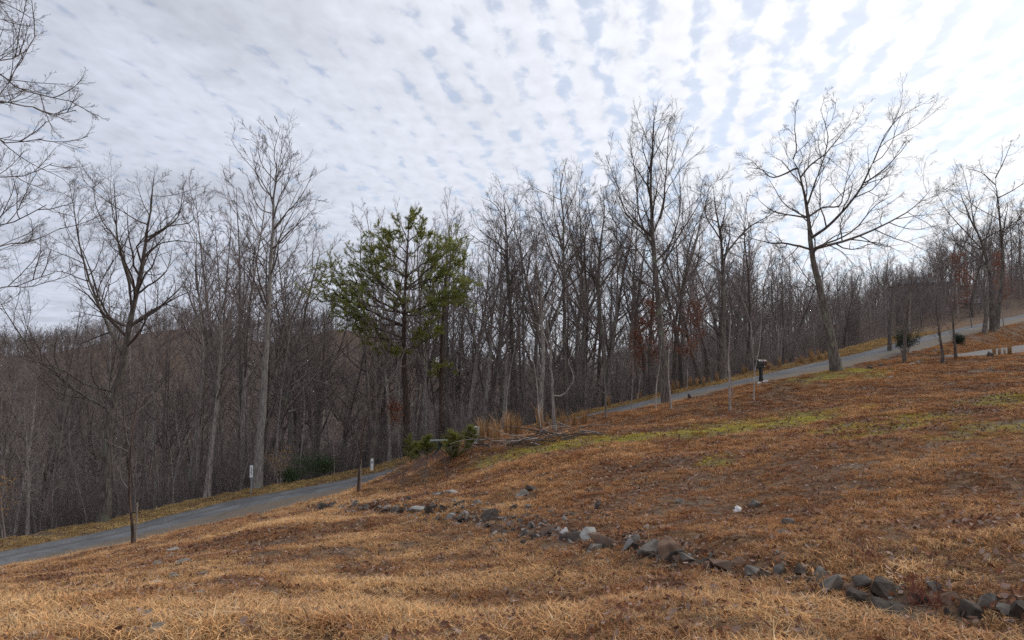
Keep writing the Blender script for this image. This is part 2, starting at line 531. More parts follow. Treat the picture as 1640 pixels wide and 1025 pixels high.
# road and gravel drive
def strip(name, line, hw, mat, seed, lift=0.0):
    T = np.gradient(line[:, :2], axis=0); T /= np.linalg.norm(T, axis=1)[:, None]
    N = np.stack([-T[:, 1], T[:, 0]], 1)
    prof = np.array([-1.12, -1.0, -0.7, -0.35, 0, 0.35, 0.7, 1.0, 1.12])
    drop = np.array([-0.10, -0.01, 0.0, 0.02, 0.03, 0.02, 0.0, -0.01, -0.10])
    s = np.arange(len(line))
    V = []
    for j, (p, d) in enumerate(zip(prof, drop)):
        off = p * hw * np.interp(line[:, 1], [45, 50, 60], [1.0, .86, .72])
        if abs(p) > 0.9:
            off = off + 0.10 * vnoise(s * 0.8, s * 0 + j, seed) + 0.06 * vnoise(s * 2.3, s * 0 + j, seed + 1)
        V.append(np.stack([line[:, 0] + N[:, 0] * off, line[:, 1] + N[:, 1] * off, line[:, 2] + d + lift], 1))
    V = np.stack(V, 1)
    n, k = V.shape[:2]
    idm = np.arange(n * k).reshape(n, k)
    q = np.stack([idm[:-1, 1:], idm[:-1, :-1], idm[1:, :-1], idm[1:, 1:]], -1).reshape(-1, 4)
    me = mesh_np(name, V.reshape(-1, 3), q)
    a = me.color_attributes.new('across', 'FLOAT_COLOR', 'POINT')
    ac = np.tile(prof, n)
    a.data.foreach_set('color', np.stack([ac * 0.5 + 0.5, ac, ac, np.ones(n * k)], 1).astype(np.float32).ravel())
    return link(name, me, mat)


m, t, b = principled('worn_asphalt', 0.9, 0.12)
oc = objcoord(t)
n1_, n2_ = t.noise(oc, 0.7, 5, 0.6), t.noise(oc, 60, 3, 0.6)
acr = t.node('ShaderNodeAttribute', attribute_type='GEOMETRY', attribute_name='across')
aco = t.m('ABSOLUTE', t.m('SUBTRACT', t.m('ADD', acr.outputs['Fac'], t.m('MULTIPLY', t.m('SUBTRACT', n1_, 0.5), 0.10)), 0.5))
c = t.mix(t.sstep(n1_, 0.3, 0.7), (0.10, 0.10, 0.104), (0.165, 0.165, 0.168))
c = t.mix(t.m('MULTIPLY', t.m('SUBTRACT', 1.0, t.sstep(aco, 0.03, 0.10)), 0.55), c, (0.075, 0.072, 0.072))   # oil-dark strip between the wheel paths
c = t.mix(t.m('MULTIPLY', t.sstep(n2_, 0.5, 0.8), 0.4), c, (0.25, 0.25, 0.25))
c = t.mix(t.m('MULTIPLY', t.sstep(aco, 0.42, 0.52), 0.7), c, (0.17, 0.13, 0.09))
n3_ = t.noise(oc, 2.6, 4, 0.6)
c = t.mix(t.m('MULTIPLY', t.sstep(n3_, 0.56, 0.62), 0.35), c, (0.075, 0.075, 0.078))      # tar patches
t.l.new(c, b.inputs['Base Color']); bump(t, b, n2_, 0.4, 0.01)
asphalt = m
road = tag(strip('road', road_c, ROAD_HW, asphalt, 11), 'narrow grey asphalt road climbing the slope from left to right', 'road', kind='structure')
m, t, b = principled('drive_gravel', 0.95, 0.1)
oc = objcoord(t)
n1_, n2_ = t.noise(oc, 1.1, 5, 0.6), t.noise(oc, 45, 3, 0.7)
c = t.mix(t.sstep(n2_, 0.35, 0.65), (0.10, 0.095, 0.09), (0.30, 0.29, 0.275))
c = t.mix(t.m('MULTIPLY', t.sstep(n1_, 0.5, 0.65), 0.5), c, (0.20, 0.13, 0.08))
t.l.new(c, b.inputs['Base Color']); bump(t, b, n2_, 0.8, 0.03)
drive = tag(strip('gravel_drive', drive_c, DRIVE_HW, m, 14, 0.004), 'grey gravel drive leaving the road at the right', 'drive', kind='structure')

# ------------------------------------------------------------------ bare trees
UP = np.array([0, 0, 1.0])


def norm(a):
    return a / np.maximum(np.linalg.norm(a, axis=-1, keepdims=True), 1e-9)


def grow(p, d, L, r0, r1, nseg, wig, trop, rng):
    p, d, L = np.array(p, float), norm(np.array(d, float)), np.asarray(L, float)
    pts = [p.copy()]
    for i in range(nseg):
        d = norm(d + rng.normal(0, wig, d.shape) + trop * UP)
        p = p + d * (L / nseg)[:, None]
        pts.append(p.copy())
    t = np.linspace(0, 1, nseg + 1)[None]
    return np.stack(pts, 1), np.asarray(r0)[:, None] * (1 - t) + np.asarray(r1)[:, None] * t


def spawn(pts, rad, L, k, t0, t1, ang, angsd, lf, taper, rng, rmin, rfac=0.62, flat=0.0):
    """k side shoots on every branch"""
    N, S = pts.shape[0], pts.shape[1] - 1
    t = t0 + (t1 - t0) * (np.arange(k)[None] + rng.uniform(0, 1, (N, k))) / k
    f = np.clip(t * S, 0, S - 1e-4); i = f.astype(int); f = (f - i)[..., None]
    n = np.arange(N)[:, None]
    a, b2 = pts[n, i], pts[n, i + 1]
    pos = a * (1 - f) + b2 * f
    tan = norm(b2 - a)
    rr = rad[n, i] * (1 - f[..., 0]) + rad[n, i + 1] * f[..., 0]
    rv = rng.normal(0, 1, tan.shape); rv[..., 2] *= (1 - flat)
    perp = norm(rv - (rv * tan).sum(-1, keepdims=True) * tan)
    an = R(1) * rng.normal(ang, angsd, t.shape)[..., None]
    d = np.cos(an) * tan + np.sin(an) * perp
    ln = np.asarray(L)[:, None] * lf * (1 - taper * t) * rng.uniform(0.6, 1.25, t.shape)
    r0 = np.clip(np.minimum(rr * rfac, 0.016 * ln + 0.003), rmin, None)
    return pos.reshape(-1, 3), d.reshape(-1, 3), ln.ravel(), r0.ravel()


def tube_mesh(name, groups, mat):
    """groups: (pts N,S+1,3; rad N,S+1; sides)"""
    VV, QQ, off = [], [], 0
    for pts, rad, sides in groups:
        N, S1 = rad.shape
        if N == 0: continue
        tan = norm(np.gradient(pts, axis=1))
        ref = np.where(np.abs(tan[..., 2:3]) > 0.9, np.array([1.0, 0, 0]), UP)
        a = norm(np.cross(tan, ref)); b2 = np.cross(tan, a)
        th = np.arange(sides) * 2 * math.pi / sides
        V = pts[:, :, None] + rad[:, :, None, None] * (a[:, :, None] * np.cos(th)[:, None] + b2[:, :, None] * np.sin(th)[:, None])
        idm = np.arange(N * S1 * sides).reshape(N, S1, sides) + off
        nx = np.roll(idm, -1, axis=2)
        Q = np.stack([idm[:, :-1], nx[:, :-1], nx[:, 1:], idm[:, 1:]], -1).reshape(-1, 4)
        VV.append(V.reshape(-1, 3)); QQ.append(Q); off += N * S1 * sides
    me = mesh_np(name, np.concatenate(VV), np.concatenate(QQ))
    me.materials.append(mat)
    return me


def flare(rad, base=1.5):
    k = np.ones(rad.shape[1]); n = rad.shape[1]
    t = np.linspace(0, 1, n)
    return rad * (1 + (base - 1) * np.exp(-t * 14))[None]


def twigs(par, L, rng, counts, ang=42, lf=(0.45, 0.5, 0.5), wig=0.16, trop=0.05, rmin=(0.012, 0.008, 0.006)):
    """successive orders of side branches on par = (pts, rad)"""
    out = []
    pts, rad = par
    for lev, k in enumerate(counts):
        nseg = max(4 - lev, 2)
        p, d, ln, r0 = spawn(pts, rad, L, k, 0.18 if lev else 0.25, 1.0, ang, 12, lf[lev], 0.45, rng, rmin[lev])
        pts, rad = grow(p, d, ln, r0, np.full(len(r0), max(rmin[lev] * 0.45, 0.0025)), nseg, wig, trop, rng)
        L = ln
        out.append((pts, rad, 4 if lev == 0 else 3))
    return out


def generic_tree(seed, Ht, style):
    """meshes (trunk, crown) of a bare tree about Ht tall standing at the origin"""
    rng = np.random.RandomState(seed)
    lead = []
    if style == 'tall':      # straight forest-grown trunk, narrow ascending crown
        tr = grow([[0, 0, -0.3]], [[rng.normal(0, .03), rng.normal(0, .03), 1]], [Ht], [Ht * 0.0095], [0.012], 16, 0.035, 0.05, rng)
        p, d, ln, r0 = spawn(tr[0], tr[1], [Ht], 20, 0.36, 0.985, 42, 9, 0.30, 0.72, rng, 0.018)
        b1 = grow(p, d, ln, r0, np.full(len(r0), .006), 6, 0.065, 0.09, rng)
        sub = twigs(b1, ln, rng, (6, 5, 4), 34, (0.48, 0.58, 0.62), 0.10, 0.06, (0.009, 0.0062, 0.0045))
    elif style == 'oak':     # crooked limbs, spreading crown
        tr = grow([[0, 0, -0.3]], [[rng.normal(0, .05), rng.normal(0, .05), 1]], [Ht * .92], [Ht * 0.012], [0.016], 14, 0.075, 0.06, rng)
        p, d, ln, r0 = spawn(tr[0], tr[1], [Ht], 14, 0.34, 0.97, 52, 11, 0.42, 0.62, rng, 0.03, 0.7)
        b1 = grow(p, d, ln, r0, np.full(len(r0), .008), 9, 0.15, 0.09, rng)
        sub = twigs(b1, ln, rng, (7, 5, 4), 42, (0.45, 0.55, 0.6), 0.15, 0.05, (0.010, 0.0068, 0.0048))
    elif style == 'fork':    # trunk that splits into several leaders
        tr = grow([[0, 0, -0.3]], [[rng.normal(0, .04), rng.normal(0, .04), 1]], [Ht * .5], [Ht * 0.0108], [Ht * 0.007], 10, 0.05, 0.05, rng)
        tip = tr[0][:, -1].repeat(3, 0); az = rng.uniform(0, 6.28) + np.arange(3) * 2.1
        dd = np.stack([np.cos(az) * .42, np.sin(az) * .42, np.ones(3)], 1)
        b0 = grow(tip, dd, Ht * rng.uniform(.40, .52, 3), np.full(3, Ht * .0066), np.full(3, .010), 9, 0.08, 0.05, rng)
        p, d, ln, r0 = spawn(b0[0], b0[1], np.full(3, Ht), 9, 0.08, 0.97, 42, 10, 0.22, 0.5, rng, 0.02)
        b1 = grow(p, d, ln, r0, np.full(len(r0), .006), 6, 0.09, 0.08, rng)
        lead = [(b0[0], b0[1], 7)]
        sub = twigs(b1, ln, rng, (6, 5, 4), 36, (0.46, 0.58, 0.62), 0.12, 0.06, (0.009, 0.0062, 0.0045))
    else:                    # 'pole': thin understorey tree
        tr = grow([[0, 0, -0.2]], [[rng.normal(0, .06), rng.normal(0, .06), 1]], [Ht], [Ht * 0.0065], [0.006], 14, 0.05, 0.04, rng)
        p, d, ln, r0 = spawn(tr[0], tr[1], [Ht], 14, 0.25, 0.98, 46, 12, 0.22, 0.6, rng, 0.009)
        b1 = grow(p, d, ln, r0, np.full(len(r0), .005), 5, 0.12, 0.07, rng)
        sub = twigs(b1, ln, rng, (5, 4), 44, (0.42, 0.5), 0.16, 0.05, (0.008, 0.006))
    trm = (tr[0], flare(tr[1], 1.6 if style != 'pole' else 1.2), 9 if style != 'pole' else 6)
    return [trm] + lead, [(b1[0], b1[1], 5)] + sub


def put_tree(name, trunk_me, crown_me, loc, rz, sc, label, group=None, cat='tree', lean=(0, 0)):
    e = empty(name, loc, rz)
    e.scale = sc; e.rotation_euler = (lean[0], lean[1], rz)
    link('trunk', trunk_me, None, e); link('crown', crown_me, None, e)
    tag(e, label, cat, group)
    return e


def traced_tree(name, base, Y, trunk, r0, limbs, label, bark, twig, seed, density=1.5, counts=(6, 5, 4), wig=0.17, ang=45, tw=0.82, r_tip=0.010, reach=0.47):
    """a tree with its trunk and main limbs led through points seen in the photograph (u, v, depth offset), branching further by itself"""
    rng = np.random.RandomState(seed)
    tp = catmull([P(u, v, Y + dyy) for u, v, dyy in trunk], 22)
    org = tp[0].copy()
    gz = Hs(org[0], org[1])
    tp[0, 2] = gz - 0.25
    org[2] = gz
    e = empty(name, org)
    tag(e, label, 'tree')
    tp = tp - org
    tp[2:-1] += rng.normal(0, 0.02, tp[2:-1].shape)
    t = np.linspace(0, 1, len(tp))
    rad = (r0 * (1 - t) ** 0.85 + r_tip)[None]
    link('trunk', tube_mesh('trunk', [(tp[None], flare(rad, 1.55), 12)], bark), None, e)
    par = []
    par.append((tp[9:], rad[0][9:]))
    for lm in limbs:
        pts = np.array([P(u, v, Y + dyy) for u, v, dyy in lm['p']]) - org
        j = np.argmin(np.linalg.norm(tp - pts[0], axis=1))
        if lm.get('join', True) and np.linalg.norm(tp[j] - pts[0]) < 1.5:
            pts[0] = tp[j]
        lp = catmull(pts, max(8, 3 * len(pts)))
        lp[1:] += np.cumsum(rng.normal(0, 0.028, lp[1:].shape), axis=0) * 0.7
        tt = np.linspace(0, 1, len(lp))
        lr = lm['r'] * (1 - tt) ** 0.85 + 0.008
        link('limb', tube_mesh('limb', [(lp[None], lr[None], 8)], bark), None, e)
        par.append((lp, lr))
    P0, D0, L0, R0 = [], [], [], []
    for lp, lr in par:
        ln = np.linalg.norm(np.diff(lp, axis=0), axis=1).sum()
        k = max(3, int(ln * density))
        p, d, l2, r2 = spawn(lp[None], lr[None], [max(ln, 2.5)], k, 0.12, 1.0, ang, 12, reach, 0.35, rng, 0.011)
        P0.append(p); D0.append(d); L0.append(np.clip(l2, 0.6, 4.2)); R0.append(r2)
    P0, D0, L0, R0 = map(np.concatenate, (P0, D0, L0, R0))
    ztop = max(lp[:, 2].max() for lp, _ in par)
    L0 = np.minimum(L0, np.maximum(.45, (ztop + .35 - P0[:, 2]) / np.maximum(D0[:, 2] + .25, .35)))
    b1 = grow(P0, D0, L0, R0, np.full(len(R0), .006), 6, wig, 0.07, rng)
    sub = twigs(b1, L0, rng, counts, ang - 4, (0.5, 0.58, 0.62), wig * .85, 0.05, (0.008 * tw, 0.0058 * tw, 0.0042 * tw))
    link('crown', tube_mesh('crown', [(b1[0], b1[1], 5)] + sub, twig), None, e)
    return e


# big oak at the left, beyond the road
traced_tree('oak_tree', None, 36.2, [(166, 856, 0), (170, 760, 0), (178, 660, 0), (196, 590, 0), (205, 535, 0), (216, 480, .1), (232, 400, .2), (240, 345, .2), (246, 285, .3)], 0.26, [
    {'p': [(186, 640, 0), (140, 615, -.8), (95, 590, -1.5), (40, 575, -2.2), (-10, 560, -3)], 'r': 0.062},
    {'p': [(180, 655, 0), (120, 625, .6), (60, 575, 1.2), (20, 520, 1.8), (-10, 470, 2.4)], 'r': 0.067},
    {'p': [(200, 565, 0), (172, 520, .4), (150, 465, .8), (128, 400, 1.2), (118, 335, 1.6), (112, 295, 1.9)], 'r': 0.078},
    {'p': [(203, 528, 0), (176, 508, -.8), (158, 470, -1.4), (142, 415, -1.9), (122, 380, -2.2)], 'r': 0.062},
    {'p': [(212, 500, 0), (206, 450, -.6), (190, 390, -1.0), (184, 330, -1.3), (180, 285, -1.5)], 'r': 0.073},
    {'p': [(212, 480, 0), (188, 385, .8), (165, 355, 1.0), (152, 320, 1.3), (150, 285, 1.5)], 'r': 0.050},
    {'p': [(216, 525, 0), (250, 498, .5), (285, 468, .9), (310, 440, 1.2)], 'r': 0.067},
    {'p': [(224, 482, 0), (250, 450, -.7), (270, 425, -1.0), (275, 390, -1.2)], 'r': 0.050},
    {'p': [(238, 400, 0), (262, 368, .5), (285, 345, .9), (292, 300, 1.2)], 'r': 0.050},
    {'p': [(236, 400, 0), (268, 362, -.6), (310, 352, -1.0), (312, 320, -1.3)], 'r': 0.039},
    {'p': [(232, 420, 0), (262, 388, .2), (305, 388, .4), (335, 392, .6)], 'r': 0.034},
    {'p': [(178, 735, 0), (160, 728, -.5), (148, 720, -.9)], 'r': 0.028}],
    'large crooked bare oak standing alone at the left edge of the road', M['oak'], M['oak_twig'], 11, 1.5, (6, 5, 4))

# tall pale tulip tree beside the white sign
traced_tree('tulip_tree', None, 41.0, [(411, 797, 0), (417, 700, 0), (424, 600, 0), (430, 500, 0), (435, 400, 0), (440, 310, 0), (444, 243, 0)], 0.235,
            [{'p': [(430 + .02 * (520 - v) , v, 0), (430 + s * w * .5, v - 28, dd * .5), (432 + s * w, v - 70 - w * .3, dd)], 'r': 0.028}
             for v, s, w, dd in [(540, 1, 60, .6), (520, -1, 50, -1), (500, 1, 45, -1.5), (480, 1, 78, .4), (462, -1, 48, 1.2), (440, 1, 70, 1.0), (425, -1, 52, -1.2), (405, 1, 66, -.8),
                                 (388, -1, 44, .9), (370, 1, 58, .5), (355, -1, 40, -1), (338, 1, 46, 1.2), (322, -1, 30, .5), (305, 1, 34, -.8), (290, -1, 24, .6), (272, 1, 20, .4)]],
            'tall straight tulip tree with pale grey trunk behind the white sign', M['grey'], M['grey_twig'], 12, 1.3, (5, 5, 4), 0.10, 36, 1.0, 0.012, 0.42)

# big oak by the mailbox side of the road, right
traced_tree('oak_tree', None, 38.2, [(1341, 597, 0), (1328, 530, 0), (1310, 450, 0), (1300, 400, 0), (1293, 340, 0), (1286, 300, 0), (1278, 272, 0), (1270, 255, 0)], 0.25, [
    {'p': [(1272, 262, 0), (1276, 235, .2), (1272, 205, .3), (1275, 165, .4)], 'r': 0.031},
    {'p': [(1279, 277, 0), (1258, 278, -.4), (1238, 284, -.8), (1222, 272, -1.1), (1200, 270, -1.5)], 'r': 0.048},
    {'p': [(1281, 278, 0), (1300, 262, .5), (1322, 248, .9), (1345, 222, 1.2), (1362, 200, 1.6)], 'r': 0.048},
    {'p': [(1290, 325, 0), (1302, 300, -.6), (1316, 260, -1.1), (1325, 215, -1.4), (1314, 175, -1.6)], 'r': 0.045},
    {'p': [(1286, 345, 0), (1262, 330, .7), (1245, 310, 1.2), (1226, 280, 1.6)], 'r': 0.034},
    {'p': [(1296, 346, 0), (1318, 334, .4), (1345, 328, .9), (1352, 296, 1.3), (1372, 262, 1.7)], 'r': 0.050},
    {'p': [(1304, 385, 0), (1340, 350, -.6), (1375, 308, -1.2), (1400, 262, -1.7), (1420, 215, -2.1), (1450, 180, -2.5)], 'r': 0.073},
    {'p': [(1385, 293, -1.3), (1425, 262, -1.4), (1462, 220, -1.6)], 'r': 0.034, 'join': False},
    {'p': [(1309, 398, 0), (1370, 380, .8), (1430, 350, 1.6), (1470, 325, 2.2), (1490, 300, 2.6)], 'r': 0.073},
    {'p': [(1307, 392, 0), (1365, 370, -1.5), (1400, 330, -2.4), (1430, 310, -3)], 'r': 0.050},
    {'p': [(1297, 395, 0), (1262, 388, -.8), (1228, 385, -1.6), (1196, 376, -2.4)], 'r': 0.062},
    {'p': [(1288, 350, 0), (1255, 345, .5), (1235, 338, 1), (1215, 320, 1.5)], 'r': 0.045},
    {'p': [(1316, 470, 0), (1296, 450, 1), (1276, 420, 2), (1262, 395, 3)], 'r': 0.028}],
    'big leaning oak with mossy trunk on the near side of the road', M['oak'], M['oak_twig'], 13, 1.35, (6, 5, 4))

# tall tree in front of the road, centre right
traced_tree('oak_tree', None, 41.0, [(1068, 648, 0), (1062, 580, 0), (1056, 500, 0), (1048, 420, 0), (1045, 360, 0), (1042, 300, 0), (1045, 240, 0), (1048, 182, 0)], 0.215, [
    {'p': [(1046, 380, 0), (1062, 330, .6), (1068, 270, 1.0), (1072, 200, 1.3)], 'r': 0.056},
    {'p': [(1046, 400, 0), (1024, 350, -.5), (1020, 290, -1), (1010, 220, -1.4)], 'r': 0.056},
    {'p': [(1044, 370, 0), (1004, 345, .5), (988, 300, 1.0), (970, 250, 1.5)], 'r': 0.048},
    {'p': [(1050, 430, 0), (1075, 385, -.8), (1090, 330, -1.4), (1088, 260, -1.8)], 'r': 0.050},
    {'p': [(1050, 445, 0), (1085, 380, .8), (1110, 340, 1.4), (1140, 290, 2.0)], 'r': 0.048},
    {'p': [(1050, 440, 0), (1020, 395, .8), (985, 355, 1.4), (972, 310, 2.0)], 'r': 0.050},
    {'p': [(1055, 475, 0), (1015, 440, -.8), (990, 390, -1.3), (975, 350, -1.8)], 'r': 0.045},
    {'p': [(1056, 490, 0), (1090, 455, -.8), (1115, 420, -1.4)], 'r': 0.034}],
    'tall bare oak with upswept limbs standing before the road near the rust leaved tree', M['oak'], M['oak_twig'], 14, 1.5, (6, 5, 4), 0.13, 36)

# trees that stand out in the wood behind the road
traced_tree('oak_tree', None, 51.0, [(1157, 600, 0), (1158, 520, 0), (1158, 450, 0), (1156, 400, 0), (1148, 345, 0), (1142, 300, 0)], 0.22, [
    {'p': [(1160, 430, 0), (1168, 385, .2), (1166, 350, .2)], 'r': 0.084},
    {'p': [(1160, 410, 0), (1195, 370, .8), (1235, 345, 1.5), (1252, 330, 2)], 'r': 0.067},
    {'p': [(1154, 385, 0), (1130, 345, -.8), (1132, 310, -1), (1140, 285, -1.2)], 'r': 0.050},
    {'p': [(1152, 440, 0), (1115, 410, 1), (1085, 395, 2)], 'r': 0.045},
    {'p': [(1150, 375, 0), (1162, 330, 1), (1155, 300, 1.4)], 'r': 0.039}],
    'thick oak with a snapped blunt leader between the two tallest oaks', M['oak'], M['oak_twig'], 15, 1.4, (6, 5, 3))
traced_tree('oak_tree', None, 50.0, [(820, 700, 0), (822, 600, 0), (818, 500, 0), (814, 440, 0), (812, 390, 0), (808, 345, 0), (806, 310, 0)], 0.19, [
    {'p': [(815, 450, 0), (840, 415, .6), (862, 385, 1), (872, 360, 1.2)], 'r': 0.050},
    {'p': [(813, 410, 0), (790, 375, -.6), (772, 345, -1)], 'r': 0.039},
    {'p': [(812, 380, 0), (830, 350, -.8), (850, 345, -1.2)], 'r': 0.034},
    {'p': [(810, 370, 0), (795, 330, .8), (770, 318, 1)], 'r': 0.034},
    {'p': [(818, 480, 0), (845, 440, -1), (880, 425, -1.5)], 'r': 0.039}],
    'crooked bare oak just right of the green pine', M['oak'], M['oak_twig'], 16, 1.3, (6, 5, 3), 0.2)
traced_tree('oak_tree', None, 50.0, [(908, 690, 0), (906, 600, 0), (904, 500, 0), (902, 420, 0), (903, 360, 0), (898, 300, 0), (905, 262, 0)], 0.18, [
    {'p': [(903, 440, 0), (880, 400, -.6), (868, 350, -1), (858, 305, -1.2)], 'r': 0.045},
    {'p': [(904, 450, 0), (930, 400, .8), (945, 350, 1.2), (960, 320, 1.6)], 'r': 0.045},
    {'p': [(903, 390, 0), (888, 350, .8), (884, 300, 1.2)], 'r': 0.039},
    {'p': [(903, 400, 0), (920, 360, -.8), (928, 310, -1.2)], 'r': 0.039},
    {'p': [(904, 480, 0), (870, 455, 1), (845, 420, 1.6)], 'r': 0.039}],
    'upright dark tree with a narrow crown left of the tallest oak', M['oak'], M['oak_twig'], 17, 1.3, (6, 5, 3), 0.15)
traced_tree('oak_tree', None, 50.5, [(972, 672, 0), (970, 600, 0), (962, 520, 0), (958, 450, 0), (962, 390, 0), (968, 340, 0), (966, 300, 0)], 0.19, [
    {'p': [(958, 460, 0), (930, 420, .8), (915, 380, 1.2)], 'r': 0.050},
    {'p': [(960, 430, 0), (990, 400, -.8), (1012, 350, -1.2)], 'r': 0.050},
    {'p': [(962, 400, 0), (945, 350, -.6), (940, 310, -1)], 'r': 0.039},
    {'p': [(966, 540, 0), (1000, 490, 1), (1020, 450, 1.6)], 'r': 0.039}],
    'curving dark oak just left of the tallest oak', M['oak'], M['oak_twig'], 18, 1.2, (6, 5, 3), 0.19)
traced_tree('oak_tree', None, 62.0, [(1594, 528, 0), (1606, 430, 0), (1600, 340, 0), (1594, 285, 0)], 0.21, [
    {'p': [(1595, 292, 0), (1570, 276, .5), (1545, 270, 1)], 'r': 0.045},
    {'p': [(1594, 288, 0), (1608, 258, .6), (1622, 225, 1)], 'r': 0.045},
    {'p': [(1597, 320, 0), (1630, 300, -1), (1660, 280, -2)], 'r': 0.045},
    {'p': [(1600, 350, 0), (1560, 330, -1), (1535, 300, -1.6)], 'r': 0.034},
    {'p': [(1603, 380, 0), (1640, 345, .8), (1680, 320, 1.4)], 'r': 0.039}],
    'rightmost tall bare oak, beyond the road bend', M['oak'], M['oak_twig'], 19, 1.2, (6, 5, 3), 0.16)
traced_tree('oak_tree', None, 60.0, [(1590, 530, 0), (1585, 440, 0), (1572, 390, 0), (1552, 345, 0), (1535, 300, 0)], 0.18, [
    {'p': [(1578, 400, 0), (1545, 370, -1), (1515, 335, -1.6), (1495, 300, -2)], 'r': 0.056},
    {'p': [(1580, 420, 0), (1548, 400, 1), (1510, 370, 2), (1490, 350, 2.6)], 'r': 0.045},
    {'p': [(1560, 360, 0), (1550, 310, .8), (1538, 265, 1.2)], 'r': 0.039}],
    'bare oak leaning left beside the rightmost tall oak', M['oak'], M['oak_twig'], 20, 1.2, (6, 5, 3), 0.15)

# near tree outside the left edge whose branches hang into view
traced_tree('maple_tree', None, 15.5, [(-330, 985, 0), (-315, 800, 0), (-300, 560, 0), (-290, 300, 0), (-280, 60, 0), (-275, -180, 0)], 0.20, [
    {'p': [(-285, 120, 0), (-160, 60, .5), (-60, 40, .9), (12, 45, 1.2)], 'r': 0.022},
    {'p': [(-288, 260, 0), (-150, 190, .4), (-28, 155, .8), (-8, 154, .9), (17, 125, 1.0), (47, 65, 1.1)], 'r': 0.025},
    {'p': [(-150, 190, .4), (-28, 120, .2), (32, 150, .1), (82, 158, 0), (120, 165, -.1)], 'r': 0.014, 'join': False},
    {'p': [(-28, 155, .8), (32, 170, .7), (87, 186, .6), (117, 180, .5)], 'r': 0.010, 'join': False},
    {'p': [(-288, 160, 0), (-140, 120, -.5), (-28, 98, -.9), (22, 82, -1.0), (47, 45, -1.1)], 'r': 0.022},
    {'p': [(-290, 320, 0), (-150, 240, -.4), (-28, 212, -.8), (17, 228, -1.0), (72, 222, -1.1)], 'r': 0.020},
    {'p': [(-292, 400, 0), (-150, 340, .6), (-28, 292, 1.0), (32, 290, 1.1), (82, 270, 1.3)], 'r': 0.020},
    {'p': [(-295, 480, 0), (-150, 420, -.5), (-28, 362, -.9), (32, 345, -1.0), (82, 320, -1.2)], 'r': 0.020},
    {'p': [(-298, 540, 0), (-150, 455, .5), (-28, 402, .9), (42, 385, 1.1), (82, 365, 1.2)], 'r': 0.020},
    {'p': [(-300, 620, 0), (-150, 540, -.3), (-28, 468, -.5), (32, 455, -.7), (82, 440, -.9)], 'r': 0.018},
    {'p': [(-280, 60, 0), (-150, 0, .5), (-48, -20, .9), (32, 10, 1.2)], 'r': 0.022}],
    'near bare tree whose thin branches hang in from the left edge', M['wood'], M['grey_twig'], 21, 2.4, (5, 5, 3), 0.09, 38, 0.36, 0.012, 0.27)

# ------------------------------------------------------------------ the wood behind the road
variants = {}
for style, seeds, Ht in (('tall', (31, 32, 33), 18.0), ('oak', (41, 42, 43), 16.0), ('fork', (51, 52, 53), 17.0), ('pole', (61, 62, 63, 64), 9.0)):
    for s in seeds:
        trm, br = generic_tree(s, Ht, style)
        bark = {'tall': M['wood'], 'oak': M['oak'], 'fork': M['wood'], 'pole': M['sapling']}[style]
        variants.setdefault(style, []).append((tube_mesh('trunk', trm, bark), tube_mesh('crown', br, M['wood_twig']), Ht))

top_u = [-200, 0, 150, 280, 330, 380, 500, 540, 600, 650, 740, 770, 900, 1000, 1100, 1200, 1250, 1400, 1480, 1520, 1700, 1900]
top_v = [545, 545, 540, 510, 340, 290, 345, 440, 345, 330, 350, 320, 300, 290, 310, 320, 385, 410, 400, 330, 260, 250]
rng = np.random.RandomState(7)
rc = road_c


def road_Y(u):
    """distance of the road where it crosses image column u"""
    uu = 820 + FPX * rc[:, 0] / rc[:, 1]
    return float(np.interp(u, uu, rc[:, 1]))


ZONES = [(90, 'left of the big left oak'), (170, 'just behind the big left oak'), (290, 'right of the big left oak'), (400, 'just left of the tulip tree'), (490, 'just right of the tulip tree'),
         (600, 'left of the spreading pine'), (690, 'behind the spreading pine'), (780, 'between pine and crooked oak'), (860, 'behind the crooked oak'), (935, 'behind the narrow dark tree'),
         (1010, 'behind the curving oak'), (1100, 'behind the tallest oak'), (1210, 'behind the snapped oak'), (1300, 'left of the leaning oak'), (1380, 'behind the leaning oak'), (1500, 'near the dark bush'), (9999, 'at the road bend')]


def far_label(u, style, depth, ht):
    side = next(w for lim, w in ZONES if u < lim)
    kind = {'tall': 'straight bare tree', 'oak': 'crooked bare oak', 'fork': 'forked bare tree', 'pole': 'thin pale understorey tree'}[style]
    size = 'tall' if ht > (17 if style != 'pole' else 7.5) else 'short'
    row = 'at the wood edge' if depth < 12 else 'deep in the wood'
    return f'{size} {kind} {row} {side}', f'{kind}s {side}'


